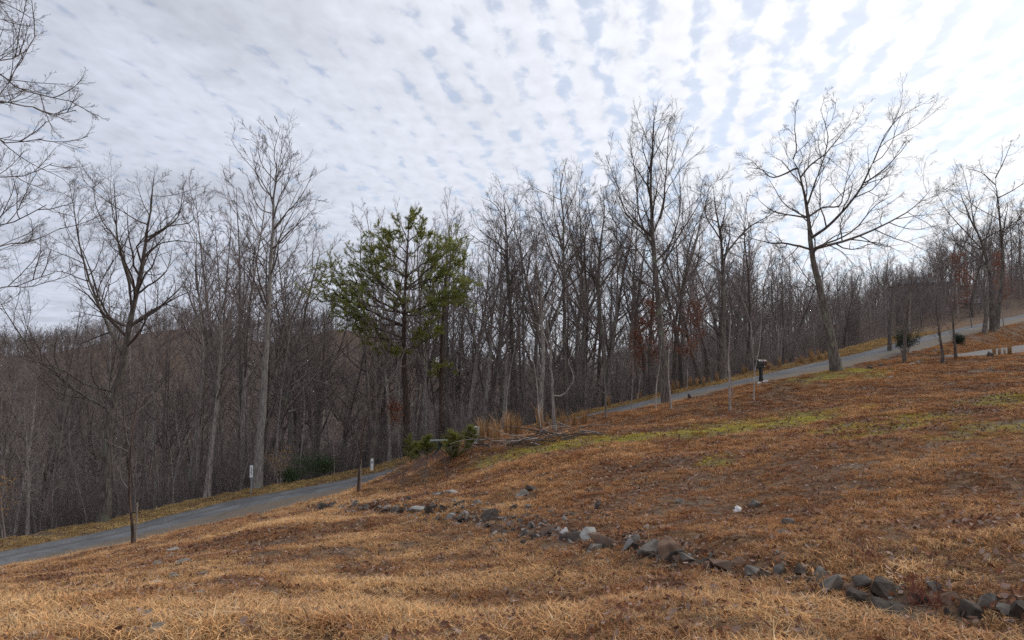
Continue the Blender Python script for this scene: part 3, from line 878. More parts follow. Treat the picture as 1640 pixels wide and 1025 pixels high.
placed = []
for u, Y, tv, style, vi in [(318, 43, 372, 'tall', 1), (350, 44, 330, 'tall', 0), (372, 45, 312, 'tall', 2), (393, 46, 264, 'tall', 1), (404, 49, 285, 'tall', 0), (470, 48, 345, 'tall', 2),
                            (640, 57, 318, 'fork', 0), (602, 55, 352, 'tall', 1), (700, 56, 350, 'tall', 0), (748, 54, 362, 'fork', 1), (772, 53, 318, 'tall', 2), (862, 55, 305, 'fork', 2),
                            (935, 57, 300, 'tall', 0), (1000, 57, 290, 'tall', 1), (1092, 56, 300, 'fork', 0), (1124, 55, 312, 'oak', 1), (1192, 56, 318, 'oak', 0), (1255, 57, 375, 'oak', 2), (1420, 64, 385, 'fork', 1)]:
    x = (u - 820) / FPX * Y; z = Hs(x, Y)
    tm, cm, H0 = variants[style][vi]
    ht = P(u, tv, Y)[2] - z
    sc1 = ht / H0
    lab = f"tall {dict(tall='straight bare tree', fork='forked bare tree', oak='crooked bare oak')[style]} rising above the wood " + next(w for lim, w in ZONES if u < lim)
    put_tree('woodland_tree', tm, cm, (x, Y, z), u * .37, (sc1 * .95, sc1 * .95, sc1), lab, 'tall trees rising above the wood')
    placed.append((x, Y))
n_try = 0
want = {'main': 165, 'pole': 118}
while sum(want.values()) > 0 and n_try < 6000:
    n_try += 1
    main = want['main'] > 0 and (want['pole'] == 0 or rng.rand() < 0.6)
    u = rng.uniform(-60, 1700)
    if u > 1250 and rng.rand() < 0.45: continue
    if 556 < u < 594 and rng.rand() < .8: continue
    Y0 = road_Y(u)
    if u > 1480: Y0 = max(Y0, 62)
    depth = (4.8 + 34 * rng.rand() ** 1.5) if main else (4.2 + 26 * rng.rand() ** 1.4)
    Y = Y0 + depth
    x = (u - 820) / FPX * Y
    mind = 1.5 if main else 1.0
    if any((x - a) ** 2 + (Y - b_) ** 2 < mind * mind for a, b_ in placed): continue
    dr, _, sdd = near_line(rc, np.array([x]), np.array([Y]))
    if dr[0] < 5.0: continue
    z = Hs(x, Y)
    style = 'pole' if not main else rng.choice(['tall', 'tall', 'tall', 'fork', 'oak'])
    tv = np.interp(u, top_u, top_v) + abs(rng.normal(0, 1)) * (75 if u > 300 else 30) - (rng.uniform(40, 130) if u < 300 and rng.rand() < .22 else 0)
    ht = P(u, tv, Y)[2] - z
    if main: ht = float(np.clip(ht, 7.5, 24))
    else: ht = float(np.clip(ht * rng.uniform(0.35, 0.8), 4, 12))
    tm, cm, H0 = variants[style][rng.randint(len(variants[style]))]
    s = ht / H0
    w_ = s * rng.uniform(0.85, 1.1)
    lab, grp = far_label(u, style, depth, ht)
    put_tree('woodland_tree' if main else 'understorey_tree', tm, cm, (x, Y, z), rng.uniform(0, 6.28), (w_, w_, s), lab, grp, 'tree', (rng.normal(0, .03), rng.normal(0, .03)))
    placed.append((x, Y))
    want['main' if main else 'pole'] -= 1
print('woodland trees placed', len(placed))


# far wood and undergrowth: uncountable masses
def hidden_sources(name, meshes):
    c = bpy.data.collections.new(name)
    for i, me in enumerate(meshes):
        c.objects.link(bpy.data.objects.new(f'{name}_{i:02d}', me))
    return c


def scatter(name, pos, rot, scl, idx, tint, source, label, cat):
    me = bpy.data.meshes.new(name)
    pos = np.asarray(pos, np.float32)
    n = len(pos)
    me.vertices.add(n); me.vertices.foreach_set('co', pos.ravel())
    for nm, ty, dat in (('rot', 'FLOAT_VECTOR', rot), ('scl', 'FLOAT_VECTOR', scl), ('tint', 'FLOAT_VECTOR', tint)):
        a = me.attributes.new(nm, ty, 'POINT'); a.data.foreach_set('vector', np.asarray(dat, np.float32).ravel())
    a = me.attributes.new('idx', 'INT', 'POINT'); a.data.foreach_set('value', np.asarray(idx, np.int32))
    o = link(name, me)
    ng = bpy.data.node_groups.new(name, 'GeometryNodeTree')
    ng.interface.new_socket('Geometry', in_out='INPUT', socket_type='NodeSocketGeometry')
    ng.interface.new_socket('Geometry', in_out='OUTPUT', socket_type='NodeSocketGeometry')
    gi, go = ng.nodes.new('NodeGroupInput'), ng.nodes.new('NodeGroupOutput')
    ip = ng.nodes.new('GeometryNodeInstanceOnPoints')
    ci = ng.nodes.new('GeometryNodeCollectionInfo')
    ci.inputs['Collection'].default_value = source
    ci.inputs['Separate Children'].default_value = True; ci.inputs['Reset Children'].default_value = True
    ng.links.new(gi.outputs[0], ip.inputs['Points']); ng.links.new(ci.outputs[0], ip.inputs['Instance'])
    ip.inputs['Pick Instance'].default_value = True
    for nm, ty, sk in (('idx', 'INT', 'Instance Index'), ('rot', 'FLOAT_VECTOR', 'Rotation'), ('scl', 'FLOAT_VECTOR', 'Scale')):
        na_ = ng.nodes.new('GeometryNodeInputNamedAttribute'); na_.data_type = ty; na_.inputs['Name'].default_value = nm
        ng.links.new(na_.outputs['Attribute'], ip.inputs[sk])
    ng.links.new(ip.outputs[0], go.inputs[0])
    md = o.modifiers.new('scatter', 'NODES'); md.node_group = ng
    tag(o, label, cat, kind='stuff')
    return o


def joined_tree(seed, Ht, style, mat, cut):
    trm, br = generic_tree(seed, Ht, style)
    return tube_mesh('far_tree', [(q[0], q[1], 5) for q in trm] + [(p[:, ::2] if p.shape[1] > 4 else p, (r[:, ::2] if p.shape[1] > 4 else r) * 1.15, 3) for p, r, s in br[:cut]], mat)


far_src = hidden_sources('far_tree', [joined_tree(71, 16, 'tall', M['wood_twig'], 4), joined_tree(72, 16, 'fork', M['wood_twig'], 4), joined_tree(73, 15, 'oak', M['wood_twig'], 4),
                                      joined_tree(74, 16, 'tall', M['wood_twig'], 3), joined_tree(75, 10, 'pole', M['wood_twig'], 3)])
rng = np.random.RandomState(8)
N = 15000
fx = rng.uniform(-480, 330, N); fy = rng.uniform(62, 520, N)
uu = 820 + FPX * fx / fy
rY = np.interp(uu, 820 + FPX * rc[:, 0] / rc[:, 1], rc[:, 1])
ok = (uu > -150) & (uu < 1800) & (fy > rY + np.where(uu > 1150, 24, 22)) & ~((np.hypot(fx - 69.5, fy - 120) < 8) | (np.hypot(fx - 63.5, fy - 98) < 5) | ((uu > 1500) & (uu < 1600) & (fy < 98) & (rng.rand(N) < .6)))
# thin the far slopes, keep the mid distance dense
keepp = np.where(fy < 150, 1.0, 0.75)
ok &= rng.rand(N) < keepp
fx, fy, uu = fx[ok], fy[ok], uu[ok]
ex_ = rng.uniform(1435, 1530, 26); ey_ = rng.uniform(82, 111, 26)
fx, fy, uu = np.concatenate([fx, (ex_ - 820) / FPX * ey_]), np.concatenate([fy, ey_]), np.concatenate([uu, ex_])
fz = Hgt(fx, fy)
tvv = np.interp(uu, top_u, top_v) + np.abs(rng.normal(0, 1, len(fx))) * 45 + 8
tvv = np.where(fy > 190, 200, tvv)
hmax = np.array([P(a, b_, c_)[2] for a, b_, c_ in zip(uu, tvv, fy)]) - fz
ht = np.clip(np.minimum(rng.uniform(9, 18, len(fx)), hmax), 5, 20)
s = ht / 16
scatter('far_wood', np.stack([fx, fy, fz], 1), np.stack([0 * s, 0 * s, rng.uniform(0, 6.28, len(s))], 1), np.stack([s * 1.1, s * 1.1, s], 1), rng.randint(0, 5, len(s)),
        np.ones((len(s), 3)), far_src, 'mass of bare trees covering the valley and the far ridge', 'woodland')
print('far trees', len(s))


def whip_mesh(seed, n, h):
    rng = np.random.RandomState(seed)
    p = np.stack([rng.normal(0, .25, n), rng.normal(0, .25, n), np.full(n, -.05)], 1)
    d = np.stack([rng.normal(0, .22, n), rng.normal(0, .22, n), np.ones(n)], 1)
    L = h * rng.uniform(.5, 1.1, n)
    b0 = grow(p, d, L, np.full(n, .011), np.full(n, .004), 7, 0.09, 0.03, rng)
    sub = twigs(b0, L, rng, (6, 4), 42, (0.35, 0.45), 0.15, 0.05, (0.007, 0.005))
    return tube_mesh('whip', [(b0[0], b0[1], 4)] + sub, M['wood_twig'])


whip_src = hidden_sources('undergrowth', [whip_mesh(80, 6, 3.2), whip_mesh(81, 9, 2.4), whip_mesh(82, 4, 4.5), whip_mesh(83, 7, 3.6)])
N = 2100
u_ = rng.uniform(-80, 1720, N)
rY = np.interp(u_, 820 + FPX * rc[:, 0] / rc[:, 1], rc[:, 1])
fy = rY + 5.5 + 34 * rng.rand(N)
fx = (u_ - 820) / FPX * fy
dr, _, sd_ = near_line(rc, fx, fy)
ok = (dr > 5.6) & ~((u_ > 1440) & (fy < 62))
fx, fy = fx[ok], fy[ok]
s = rng.uniform(.6, 1.5, len(fx))
br_ = np.array([G(a_, b_)[:2] for a_, b_ in zip(rng.uniform(618, 720, 60), rng.uniform(735, 780, 60))])
bd_, _, _ = near_line(rc, br_[:, 0], br_[:, 1])
br_ = br_[bd_ > 2.5]
fx, fy, s = np.concatenate([fx, br_[:, 0]]), np.concatenate([fy, br_[:, 1]]), np.concatenate([s, rng.uniform(.12, .27, len(br_))])
fz = Hgt(fx, fy)
scatter('undergrowth', np.stack([fx, fy, fz], 1), np.stack([0 * s, 0 * s, rng.uniform(0, 6.28, len(s))], 1), np.stack([s, s, s], 1), rng.randint(0, 4, len(s)),
        np.ones((len(s), 3)), whip_src, 'tangle of thin brown saplings and brush filling the wood', 'undergrowth')


# ------------------------------------------------------------------ foliage
def leaf_cards(rng, centers, n, spread, size, flat=0.0, aspect=0.55, shade_fn=None):
    """small folded leaves round each centre; returns verts, tris, shade"""
    C = np.repeat(centers, n, 0)
    K = len(C)
    C = C + rng.normal(0, 1, (K, 3)) * spread * np.array([1, 1, 1 - flat])
    a = norm(rng.normal(0, 1, (K, 3))); b = norm(np.cross(a, rng.normal(0, 1, (K, 3))))
    s = size * rng.uniform(.6, 1.3, K)[:, None]
    nrm_ = np.cross(a, b)
    V = np.stack([C - a * s * .5, C + b * s * aspect * .5 + nrm_ * s * .1, C + a * s * .5, C - b * s * aspect * .5 + nrm_ * s * .1], 1)
    i = np.arange(K * 4).reshape(K, 4)
    T = np.concatenate([i[:, [0, 1, 2]], i[:, [0, 2, 3]]])
    sh = np.repeat(rng.rand(K), 4)
    return V.reshape(-1, 3), T, sh


def shaded_mesh(name, V, T, sh, mat):
    me = mesh_np(name, V, tris=T, smooth=False)
    a = me.color_attributes.new('shade', 'FLOAT_COLOR', 'POINT')
    sh = np.asarray(sh)
    if sh.ndim == 1: sh = np.stack([sh, sh, sh], 1)
    a.data.foreach_set('color', np.concatenate([sh, np.ones((len(sh), 1))], 1).astype(np.float32).ravel())
    me.materials.append(mat)
    return me


def tufts(rng, pts, dirs, n, length, width):
    """needle tufts: n thin needles fanned round each shoot"""
    K = len(pts) * n
    p = np.repeat(pts, n, 0) + np.repeat(dirs, n, 0) * rng.uniform(-.10, .10, (K, 1))
    d = norm(np.repeat(dirs, n, 0) * .8 + rng.normal(0, .75, (K, 3)) + np.array([0, 0, .25]))
    side = norm(np.cross(d, rng.normal(0, 1, (K, 3)))) * width
    L = length * rng.uniform(.7, 1.2, (K, 1))
    V = np.stack([p - side, p + side, p + d * L], 1)
    i = np.arange(K * 3).reshape(K, 3)
    sh = np.repeat(np.repeat(rng.rand(len(pts)), n) * .7 + rng.rand(K) * .3, 3)
    return V.reshape(-1, 3), i, sh


def traced_pine(name, Y, trunk, r0, limbs, label, seed, tuft_n=16, sub_k=9, tl=0.2):
    rng = np.random.RandomState(seed)
    tp = catmull([P(u, v, Y + dd) for u, v, dd in trunk], 20)
    org = tp[0].copy(); org[2] = Hs(org[0], org[1]); tp[0, 2] = org[2] - .2
    e = empty(name, org); tag(e, label, 'tree')
    tp -= org
    rad = (r0 * (1 - np.linspace(0, 1, 20)) ** .8 + .02)[None]
    link('trunk', tube_mesh('trunk', [(tp[None], flare(rad, 1.4), 10)], M['pine_bark']), None, e)
    br, tpts, tdir = [], [], []
    for (v0, u1, v1, dd) in limbs:
        j = np.argmin(np.abs(tp[:, 2] + org[2] - P(trunk[0][0], v0, Y)[2]))
        a = tp[j]; c_ = P(u1, v1, Y + dd) - org
        mid = (a + c_) / 2 + np.array([0, 0, -.12 * np.linalg.norm(c_ - a)]) * (1 if v1 > v0 - 30 else .3)
        lp = catmull([a, mid, c_], 9); lp[1:-1] += rng.normal(0, .05, lp[1:-1].shape)
        ln = np.linalg.norm(c_ - a)
        lr = (.012 * ln + .012) * (1 - np.linspace(0, 1, 9)) ** .7 + .008
        br.append((lp[None], lr[None], 6))
        k = max(5, int(sub_k * ln / 3))
        p, d, l2, r2 = spawn(lp[None], lr[None], [ln], k, .32, 1.0, 48, 14, .38, .35, rng, .009, .6, .88)
        l2 = np.clip(l2 * 1.25, .6, 1.9)
        b1 = grow(p, d, l2, r2, np.full(k, .006), 4, .10, .03, rng)
        br.append((b1[0], b1[1], 4))
        p3, d3, l3, r3 = spawn(b1[0], b1[1], l2, 5, .35, 1.0, 45, 14, .42, .3, rng, .006, .6, .8)
        l3 = np.clip(l3, .25, .6)
        b2 = grow(p3, d3, l3, r3, np.full(len(l3), .004), 3, .14, .15, rng)
        br.append((b2[0], b2[1], 3))
        for bb in (b1, b2):
            for q in range(1, bb[0].shape[1]):
                keep = rng.rand(len(bb[0])) < (.5 if bb is b1 else .9)
                tpts.append(bb[0][keep, q]); tdir.append(norm(bb[0][keep, q] - bb[0][keep, q - 1]))
    link('branches', tube_mesh('branches', br, M['pine_bark']), None, e)
    tpts, tdir = np.concatenate(tpts), np.concatenate(tdir)
    V, Q, sh = tufts(rng, tpts, tdir, tuft_n, tl, .014)
    me = mesh_np('needles', V, tris=Q, smooth=False)
    a = me.color_attributes.new('shade', 'FLOAT_COLOR', 'POINT')
    a.data.foreach_set('color', np.stack([sh, sh, sh, np.ones_like(sh)], 1).astype(np.float32).ravel())
    me.materials.append(M['needle'])
    nd = link('crown', me, None, e)
    print(name, 'tufts', len(tpts))
    return e


traced_pine('pine_tree', 46.5, [(652, 720, 0), (650, 640, 0), (647, 560, 0), (648, 480, 0), (652, 410, 0), (655, 350, 0)], .20, [
    (560, 590, 550, -.8), (555, 700, 530, .8), (548, 620, 540, 1.8), (548, 690, 520, -1.6), (545, 575, 520, .5), (535, 560, 498, -1.0),
    (520, 530, 488, .6), (515, 515, 455, .2), (510, 535, 430, -.8), (500, 550, 470, 1.5), (505, 730, 470, .5), (495, 745, 455, -.8), (500, 700, 490, -1.6),
    (490, 640, 480, -2.2), (485, 590, 440, 1.0), (475, 575, 415, -.6), (470, 740, 420, .6), (460, 728, 390, -.5), (455, 700, 440, 1.6), (450, 600, 420, -1.2),
    (440, 592, 400, .6), (435, 700, 400, -1.2), (425, 620, 390, 1.2), (420, 605, 375, -.6), (410, 690, 380, .7), (400, 625, 368, .5), (395, 680, 362, -.8), (385, 640, 355, .6), (375, 665, 348, 0),
    (360, 655, 344, 0), (540, 630, 560, -1.8), (470, 650, 450, 2.2)],
    'green pine with spreading flat tiers in the middle of the wood edge', 91, 16, 13, .17)
traced_pine('pine_tree', 49.0, [(708, 705, 0), (707, 620, 0), (708, 540, 0), (712, 470, 0), (716, 400, 0)], .17, [
    (600, 700, 585, -.6), (598, 722, 590, .4), (592, 695, 600, .5), (480, 745, 465, .5), (478, 690, 470, -.8), (470, 735, 440, -.8), (455, 745, 425, .8), (440, 695, 425, .8), (430, 735, 400, 0), (415, 718, 392, .5)],
    'thinner pine with sparse green tufts right behind the spreading pine', 92, 10, 5, .18)


def leafy_bush(name, c, rx, rz, n_stem, label, leafmat, seed, size=.09, n=10, spread=.16, cat='shrub', twig=None, flat=.2):
    rng = np.random.RandomState(seed)
    e = empty(name, c); tag(e, label, cat)
    p = np.stack([rng.normal(0, rx * .12, n_stem), rng.normal(0, rx * .12, n_stem), np.full(n_stem, -.05)], 1)
    az = rng.uniform(0, 6.28, n_stem); sp = rng.uniform(.1, 1, n_stem) * rx / rz
    d = np.stack([np.cos(az) * sp, np.sin(az) * sp, np.ones(n_stem)], 1)
    L = rz * rng.uniform(.75, 1.05, n_stem) * np.sqrt(1 + .4 * sp ** 2)
    b0 = grow(p, d, L, np.full(n_stem, .012 + .008 * rz), np.full(n_stem, .006), 6, .10, .03, rng)
    q, d2, l2, r2 = spawn(b0[0], b0[1], L, 6, .25, 1.0, 50, 12, .4, .4, rng, .006)
    b1 = grow(q, d2, l2, r2, np.full(len(l2), .004), 4, .15, .05, rng)
    link('stems', tube_mesh('stems', [(b0[0], b0[1], 5), (b1[0], b1[1], 3)], twig or M['wood_twig']), None, e)
    cen = np.concatenate([b1[0][:, 2:].reshape(-1, 3), b0[0][:, 3:].reshape(-1, 3)])
    V, T, sh = leaf_cards(rng, cen, n, spread, size, flat)
    link('foliage', shaded_mesh('foliage', V, T, sh, leafmat), None, e)
    return e


def at_ground(u, Y):
    x = P(u, 600, Y)[0]
    return np.array([x, Y, Hs(x, Y)])


# evergreen shrubs by the road
for (u, Y, rx, rz, lab, sd) in [(498, 42.5, 1.3, 1.9, 'dark green laurel shrub left of the thin wooden post', 101), (525, 43.5, 1.1, 1.7, 'taller dark laurel next to the white marker post', 102),
                                (470, 42, 1.0, 1.1, 'low dark evergreen shrub at the foot of the tulip tree side verge', 103)]:
    leafy_bush('laurel_shrub', at_ground(u, Y), rx * .8, rz * .72, 8, lab, M['laurel'], sd, .11, 5, .2)
# tan beech saplings
leafy_bush('beech_sapling', at_ground(453, 41.5), .8, 2.3, 4, 'small beech holding tan leaves beside the laurels', M['tan_leaf'], 105, .10, 4, .16, 'tree')
leafy_bush('beech_sapling', at_ground(8, 33.5), 1.6, 3.6, 6, 'beech with tan leaves at the left edge below the oak', M['tan_leaf'], 106, .11, 4, .2, 'tree', None, .6)
# rust-leaved young oaks
def leafy_tree(name, u, Y, ht, style_i, label, mat, seed, n, size, spread, lo, hi, frac):
    c = at_ground(u, Y)
    rng = np.random.RandomState(seed)
    trm, br = generic_tree(seed, ht, 'pole')
    e = empty(name, c); tag(e, label, 'tree')
    link('trunk', tube_mesh('trunk', trm, M['wood']), None, e)
    link('crown', tube_mesh('crown', br, M['wood_twig']), None, e)
    cen = br[1][0][:, 2:].reshape(-1, 3)
    cen = cen[(cen[:, 2] > lo * ht) & (cen[:, 2] < hi * ht)]
    cen = cen[rng.rand(len(cen)) < frac]
    V, T, sh = leaf_cards(rng, cen, n, spread, size)
    link('foliage', shaded_mesh('foliage', V, T, sh, mat), None, e)
    return e


leafy_tree('young_oak', 1062, 47.5, 6.8, 0, 'young oak full of rust red leaves behind the tall oak', M['rust'], 111, 9, .13, .2, .35, .95, 1.0)
leafy_tree('young_oak', 1020, 48.5, 6.0, 0, 'smaller rust leaved oak left of the tall oak trunk', M['rust'], 112, 8, .14, .2, .35, .95, .8)
leafy_tree('young_oak', 1100, 49, 6.4, 0, 'rust leaved young oak right of the tall oak trunk', M['rust'], 113, 8, .14, .2, .35, .95, .8)
leafy_tree('young_oak', 645, 44.5, 3.9, 0, 'small oak with orange leaves below the spreading pine', M['rust'], 114, 7, .13, .18, .6, 1.0, .8)
leafy_tree('young_oak', 578, 47, 6.0, 0, 'sparse rust leaved sapling left of the spreading pine', M['rust'], 115, 3, .11, .15, .5, .95, .3)
leafy_tree('young_oak', 1560, 66, 7.5, 0, 'dark red leaved tree in front of the parked car', M['rust'], 116, 6, .15, .25, .3, .98, .8)
leafy_tree('young_oak', 1612, 64, 7.0, 0, 'dark red leaved tree at the right edge by the road bend', M['rust'], 117, 6, .15, .25, .3, .98, .8)


# seedling pines on the bank
def seedling_pine(u, v, ht, label, seed, mat='seedling'):
    c = G(u, v); rng = np.random.RandomState(seed)
    ht *= .78
    e = empty('seedling_pine', c); e.scale = (1.35, 1.35, 1); tag(e, label, 'tree', 'seedling pines on the road bank')
    tr = grow([[0, 0, -.05]], [[rng.normal(0, .1), rng.normal(0, .1), 1]], [ht], [.02], [.005], 8, .05, .05, rng)
    p, d, ln, r0 = spawn(tr[0], tr[1], [ht], 16, .1, .97, 60, 10, .45, .6, rng, .006)
    b1 = grow(p, d, ln, r0, np.full(16, .004), 5, .12, .12, rng)
    link('trunk', tube_mesh('trunk', [(tr[0], tr[1], 5), (b1[0], b1[1], 4)], M['pine_bark']), None, e)
    pp = np.concatenate([b1[0][:, 1:].reshape(-1, 3), tr[0][:, 3:].reshape(-1, 3)])
    dd = np.concatenate([norm(np.diff(b1[0], axis=1)).reshape(-1, 3), norm(np.diff(tr[0], axis=1))[:, 2:].reshape(-1, 3)])
    V, Q, sh = tufts(rng, pp, dd, 30, .17, .009)
    me = mesh_np('crown', V, tris=Q, smooth=False)
    a = me.color_attributes.new('shade', 'FLOAT_COLOR', 'POINT')
    a.data.foreach_set('color', np.stack([sh, sh, sh, np.ones_like(sh)], 1).astype(np.float32).ravel())
    me.materials.append(M[mat]); link('crown', me, None, e)


for u, v, h_, lab, sd in [(684, 732, 1.2, 'bright green pine seedling left of the green table', 121), (733, 732, 1.3, 'bright green pine seedling right of the green table', 122),
                          (752, 722, 1.2, 'slim pine seedling next to the white pedestal', 123), (658, 742, 1.9, 'taller thin pine seedling at the road cut', 124), (672, 736, 1.0, 'broad low pine seedling furthest left of the table', 125), (726, 735, .9, 'short pine seedling just right of the table', 126)]:
    seedling_pine(u, v, h_, lab, sd)
# clipped round evergreens at the drive
for u, v, r_, lab, sd in [(1450, 566, .95, 'dark upright evergreen bush beside the small lawn tree', 131), (1535, 551, .65, 'low dark round evergreen bush by the gravel drive', 132)]:
    c = G(u, v)
    leafy_bush('evergreen_bush', c, r_, r_ * (1.7 if sd == 131 else 1.0), 13, lab, M['juniper'], sd, .08, 12, .12)
print('foliage done')

# ------------------------------------------------------------------ lawn saplings
def lawn_sapling(u, v, ht, r0, label, seed, mat='sapling', bend=None, k=12):
    c = G(u, v); rng = np.random.RandomState(seed)
    e = empty('lawn_sapling', c); tag(e, label, 'tree', 'young trees on the lawn')
    tr = grow([[0, 0, -.1]], [[rng.normal(0, .04), rng.normal(0, .03), 1]], [ht], [r0], [.006], 12, .05, .04, rng)
    p, d, ln, r1 = spawn(tr[0], tr[1], [ht], k, .28, .98, 48, 10, .26, .5, rng, .008)
    b1 = grow(p, d, ln, r1, np.full(len(r1), .005), 5, .16, .06, rng)
    sub = twigs(b1, ln, rng, (5, 4), 45, (.42, .5), .18, .04, (.006, .005))
    link('trunk', tube_mesh('trunk', [(tr[0], flare(tr[1], 1.25), 7)], M[mat]), None, e)
    link('crown', tube_mesh('crown', [(b1[0], b1[1], 4)] + sub, M['grey_twig']), None, e)
    return e


lawn_sapling(1169, 659, 5.0, .055, 'thin sapling on the lawn left of the mailbox', 141)
lawn_sapling(1207, 641, 4.6, .035, 'slim sapling just in front of the mailbox to its left', 142)
lawn_sapling(1175, 637, 2.6, .03, 'short twiggy sapling just left of the mailbox', 143)
lawn_sapling(1075, 655, 6.0, .05, 'pale sapling leaning beside the tall oak trunk', 144)
lawn_sapling(1050, 655, 5.0, .035, 'thin pale sapling left of the tall oak trunk', 145)
lawn_sapling(1011, 658, 4.2, .035, 'bare sapling at the road edge left of the tall oak', 146)
lawn_sapling(970, 670, 4.6, .05, 'pale bare sapling where the road comes into view', 147)
traced_tree('lawn_sapling', None, float(G(889, 690)[1]), [(889, 690, 0), (885, 640, 0), (883, 590, 0), (881, 545, 0), (872, 500, .1), (868, 455, .2)], .065, [
    {'p': [(886, 637, 0), (900, 632, .1), (914, 616, .2), (918, 596, .2), (914, 575, .3), (926, 555, .3)], 'r': .034},
    {'p': [(883, 560, 0), (868, 530, -.3), (852, 515, -.5)], 'r': .025}, {'p': [(882, 550, 0), (893, 515, .3), (897, 480, .5)], 'r': .025}],
    'pale smooth sapling with a long bent side branch by the brush pile', M['grey'], M['grey_twig'], 148, 1.6, (4, 3), .14, 42)
lawn_sapling(868, 698, 4.2, .03, 'thin whip behind the brush pile', 149)
lawn_sapling(1449, 581, 5.6, .13, 'small straight lawn tree with a stout trunk before the dark bush', 150, 'oak', None, 16)
lawn_sapling(1425, 563, 6.0, .16, 'dark thick trunk at the far bend left of the upright bush', 151, 'oak', None, 16)
lawn_sapling(1510, 582, 4.4, .10, 'small forked lawn tree left of the gravel drive', 152, 'oak', None, 16)
lawn_sapling(1531, 574, 4.6, .09, 'small leaning lawn tree at the start of the gravel drive', 153, 'oak', None, 16)
lawn_sapling(1577, 534, 6.0, .2, 'dark trunk in front of the rust red trees', 154, 'oak', None, 14)

# ------------------------------------------------------------------ small things by the road
white_paint = plain_mat('white_paint', (0.72, 0.72, 0.70), (0.82, 0.82, 0.80), 6, 0.6)
grey_metal = plain_mat('galvanised_steel', (0.30, 0.31, 0.32), (0.42, 0.43, 0.44), 20, 0.5, 0.4, 0, 0.6)
black_paint = plain_mat('black_enamel', (0.012, 0.014, 0.013), (0.03, 0.032, 0.03), 9, 0.4, 0.4)
post_wood = plain_mat('weathered_post_wood', (0.06, 0.042, 0.03), (0.15, 0.10, 0.07), 14, 0.9, 0.1, 0.6)
green_box = plain_mat('green_utility_paint', (0.025, 0.045, 0.033), (0.045, 0.07, 0.05), 5, 0.6, 0.3)
pale_stone = plain_mat('pale_stone', (0.42, 0.40, 0.37), (0.65, 0.62, 0.58), 9, 0.9, 0.2, 0.6)


def staked_tree(u, v, ht, lab1, lab2, seed):
    lawn_sapling(u, v, ht, .055, lab1, seed, 'pine_bark', None, 13)
    c = G(u + 4, v - 1)
    e = empty('wooden_stake', c); tag(e, lab2, 'stake')
    bm_obj('shaft', lambda bm: add_box(bm, (0, 0, .58), (.05, .04, 1.36)), stake_wood, e, bevel=.006)
    bm_obj('point', lambda bm: add_cyl(bm, (0, 0, 1.29), .030, .06, 4, .008), stake_wood, e)
    bm_obj('tie', lambda bm: add_box(bm, (-.07, 0, 1.0), (.16, .03, .035)), black_paint, e)


stake_wood = plain_mat('pale_stake_wood', (.20, .16, .125), (.33, .28, .225), 14, .9, .1, .4)
staked_tree(213, 872, 5.6, 'slim dark young tree on the near road edge below the big left oak', 'pale stake tied to the slim tree below the big left oak', 161)
staked_tree(573, 788, 4.9, 'slim dark young tree on the near road edge where the road goes behind the bank', 'pale stake tied to the slim tree by the bank', 162)

# sign on a steel post
c = at_ground(407, 39.2); e = empty('road_sign', c, R(8)); tag(e, 'narrow white sign on a thin steel post before the tulip tree', 'sign')
bm_obj('post', lambda bm: add_box(bm, (0, .03, .72), (.055, .04, 1.64)), grey_metal, e)
bm_obj('plate', lambda bm: add_box(bm, (0, -.012, 1.22), (.17, .012, .66)), white_paint, e, bevel=.004)
bm_obj('bolt', lambda bm: [add_cyl(bm, (0, -.022, zz_), .014, .012, 8, None, __import__('mathutils').Matrix.Rotation(R(90), 4, 'X')) for zz_ in (1.05,)], grey_metal, e)
bm_obj('bolt', lambda bm: [add_cyl(bm, (0, -.022, zz_), .014, .012, 8, None, __import__('mathutils').Matrix.Rotation(R(90), 4, 'X')) for zz_ in (1.42,)], grey_metal, e)
for k_, zz_ in enumerate((1.36, 1.27, 1.18, 1.09)):
    bm_obj('mark', lambda bm: add_box(bm, (0, -.0195, zz_), (.05 if k_ % 2 else .065, .003, .05)), black_paint, e)
# marker post beyond the road
c = at_ground(598, 42.6); e = empty('marker_post', c); tag(e, 'short white marker post on the far verge', 'marker')
bm_obj('shaft', lambda bm: add_box(bm, (0, 0, .32), (.16, .10, .78)), white_paint, e, bevel=.02)
bm_obj('panel', lambda bm: add_box(bm, (0, -.055, .50), (.11, .008, .13)), grey_metal, e)
# pedestal and box
c = G(762, 713); e = empty('utility_pedestal', c, R(-12)); tag(e, 'pale grey utility pedestal beside the brush pile', 'pedestal')
ped = plain_mat('pedestal_grey', (0.42, 0.44, 0.45), (0.55, 0.57, 0.58), 5, 0.6)
bm_obj('body', lambda bm: add_box(bm, (0, 0, .34), (.26, .24, .78)), ped, e, bevel=.02)
bm_obj('cap', lambda bm: add_box(bm, (0, 0, .765), (.29, .27, .07)), ped, e, bevel=.02)
bm_obj('base_collar', lambda bm: add_box(bm, (0, 0, .03), (.34, .32, .12)), ped, e, bevel=.02)
c = G(704, 727); e = empty('garden_table', c, R(10)); tag(e, 'small dark green table with crossed legs on the bank', 'table')
bm_obj('table_top', lambda bm: add_box(bm, (0, 0, .60), (.86, .52, .05)), plain_mat('table_top_grey_green', (.12, .15, .13), (.2, .23, .2), 4, .6), e, bevel=.012)
MR = __import__('mathutils').Matrix.Rotation
for yy in (-.2, .2):
    for sg_ in (-1, 1):
        bm_obj('leg', lambda bm: add_box(bm, (0, yy + .026 * sg_, .26), (.05, .045, .86), MR(sg_ * R(42), 4, 'Y')), green_box, e)
bm_obj('stretcher', lambda bm: add_box(bm, (0, 0, .28), (.04, .34, .04)), green_box, e)

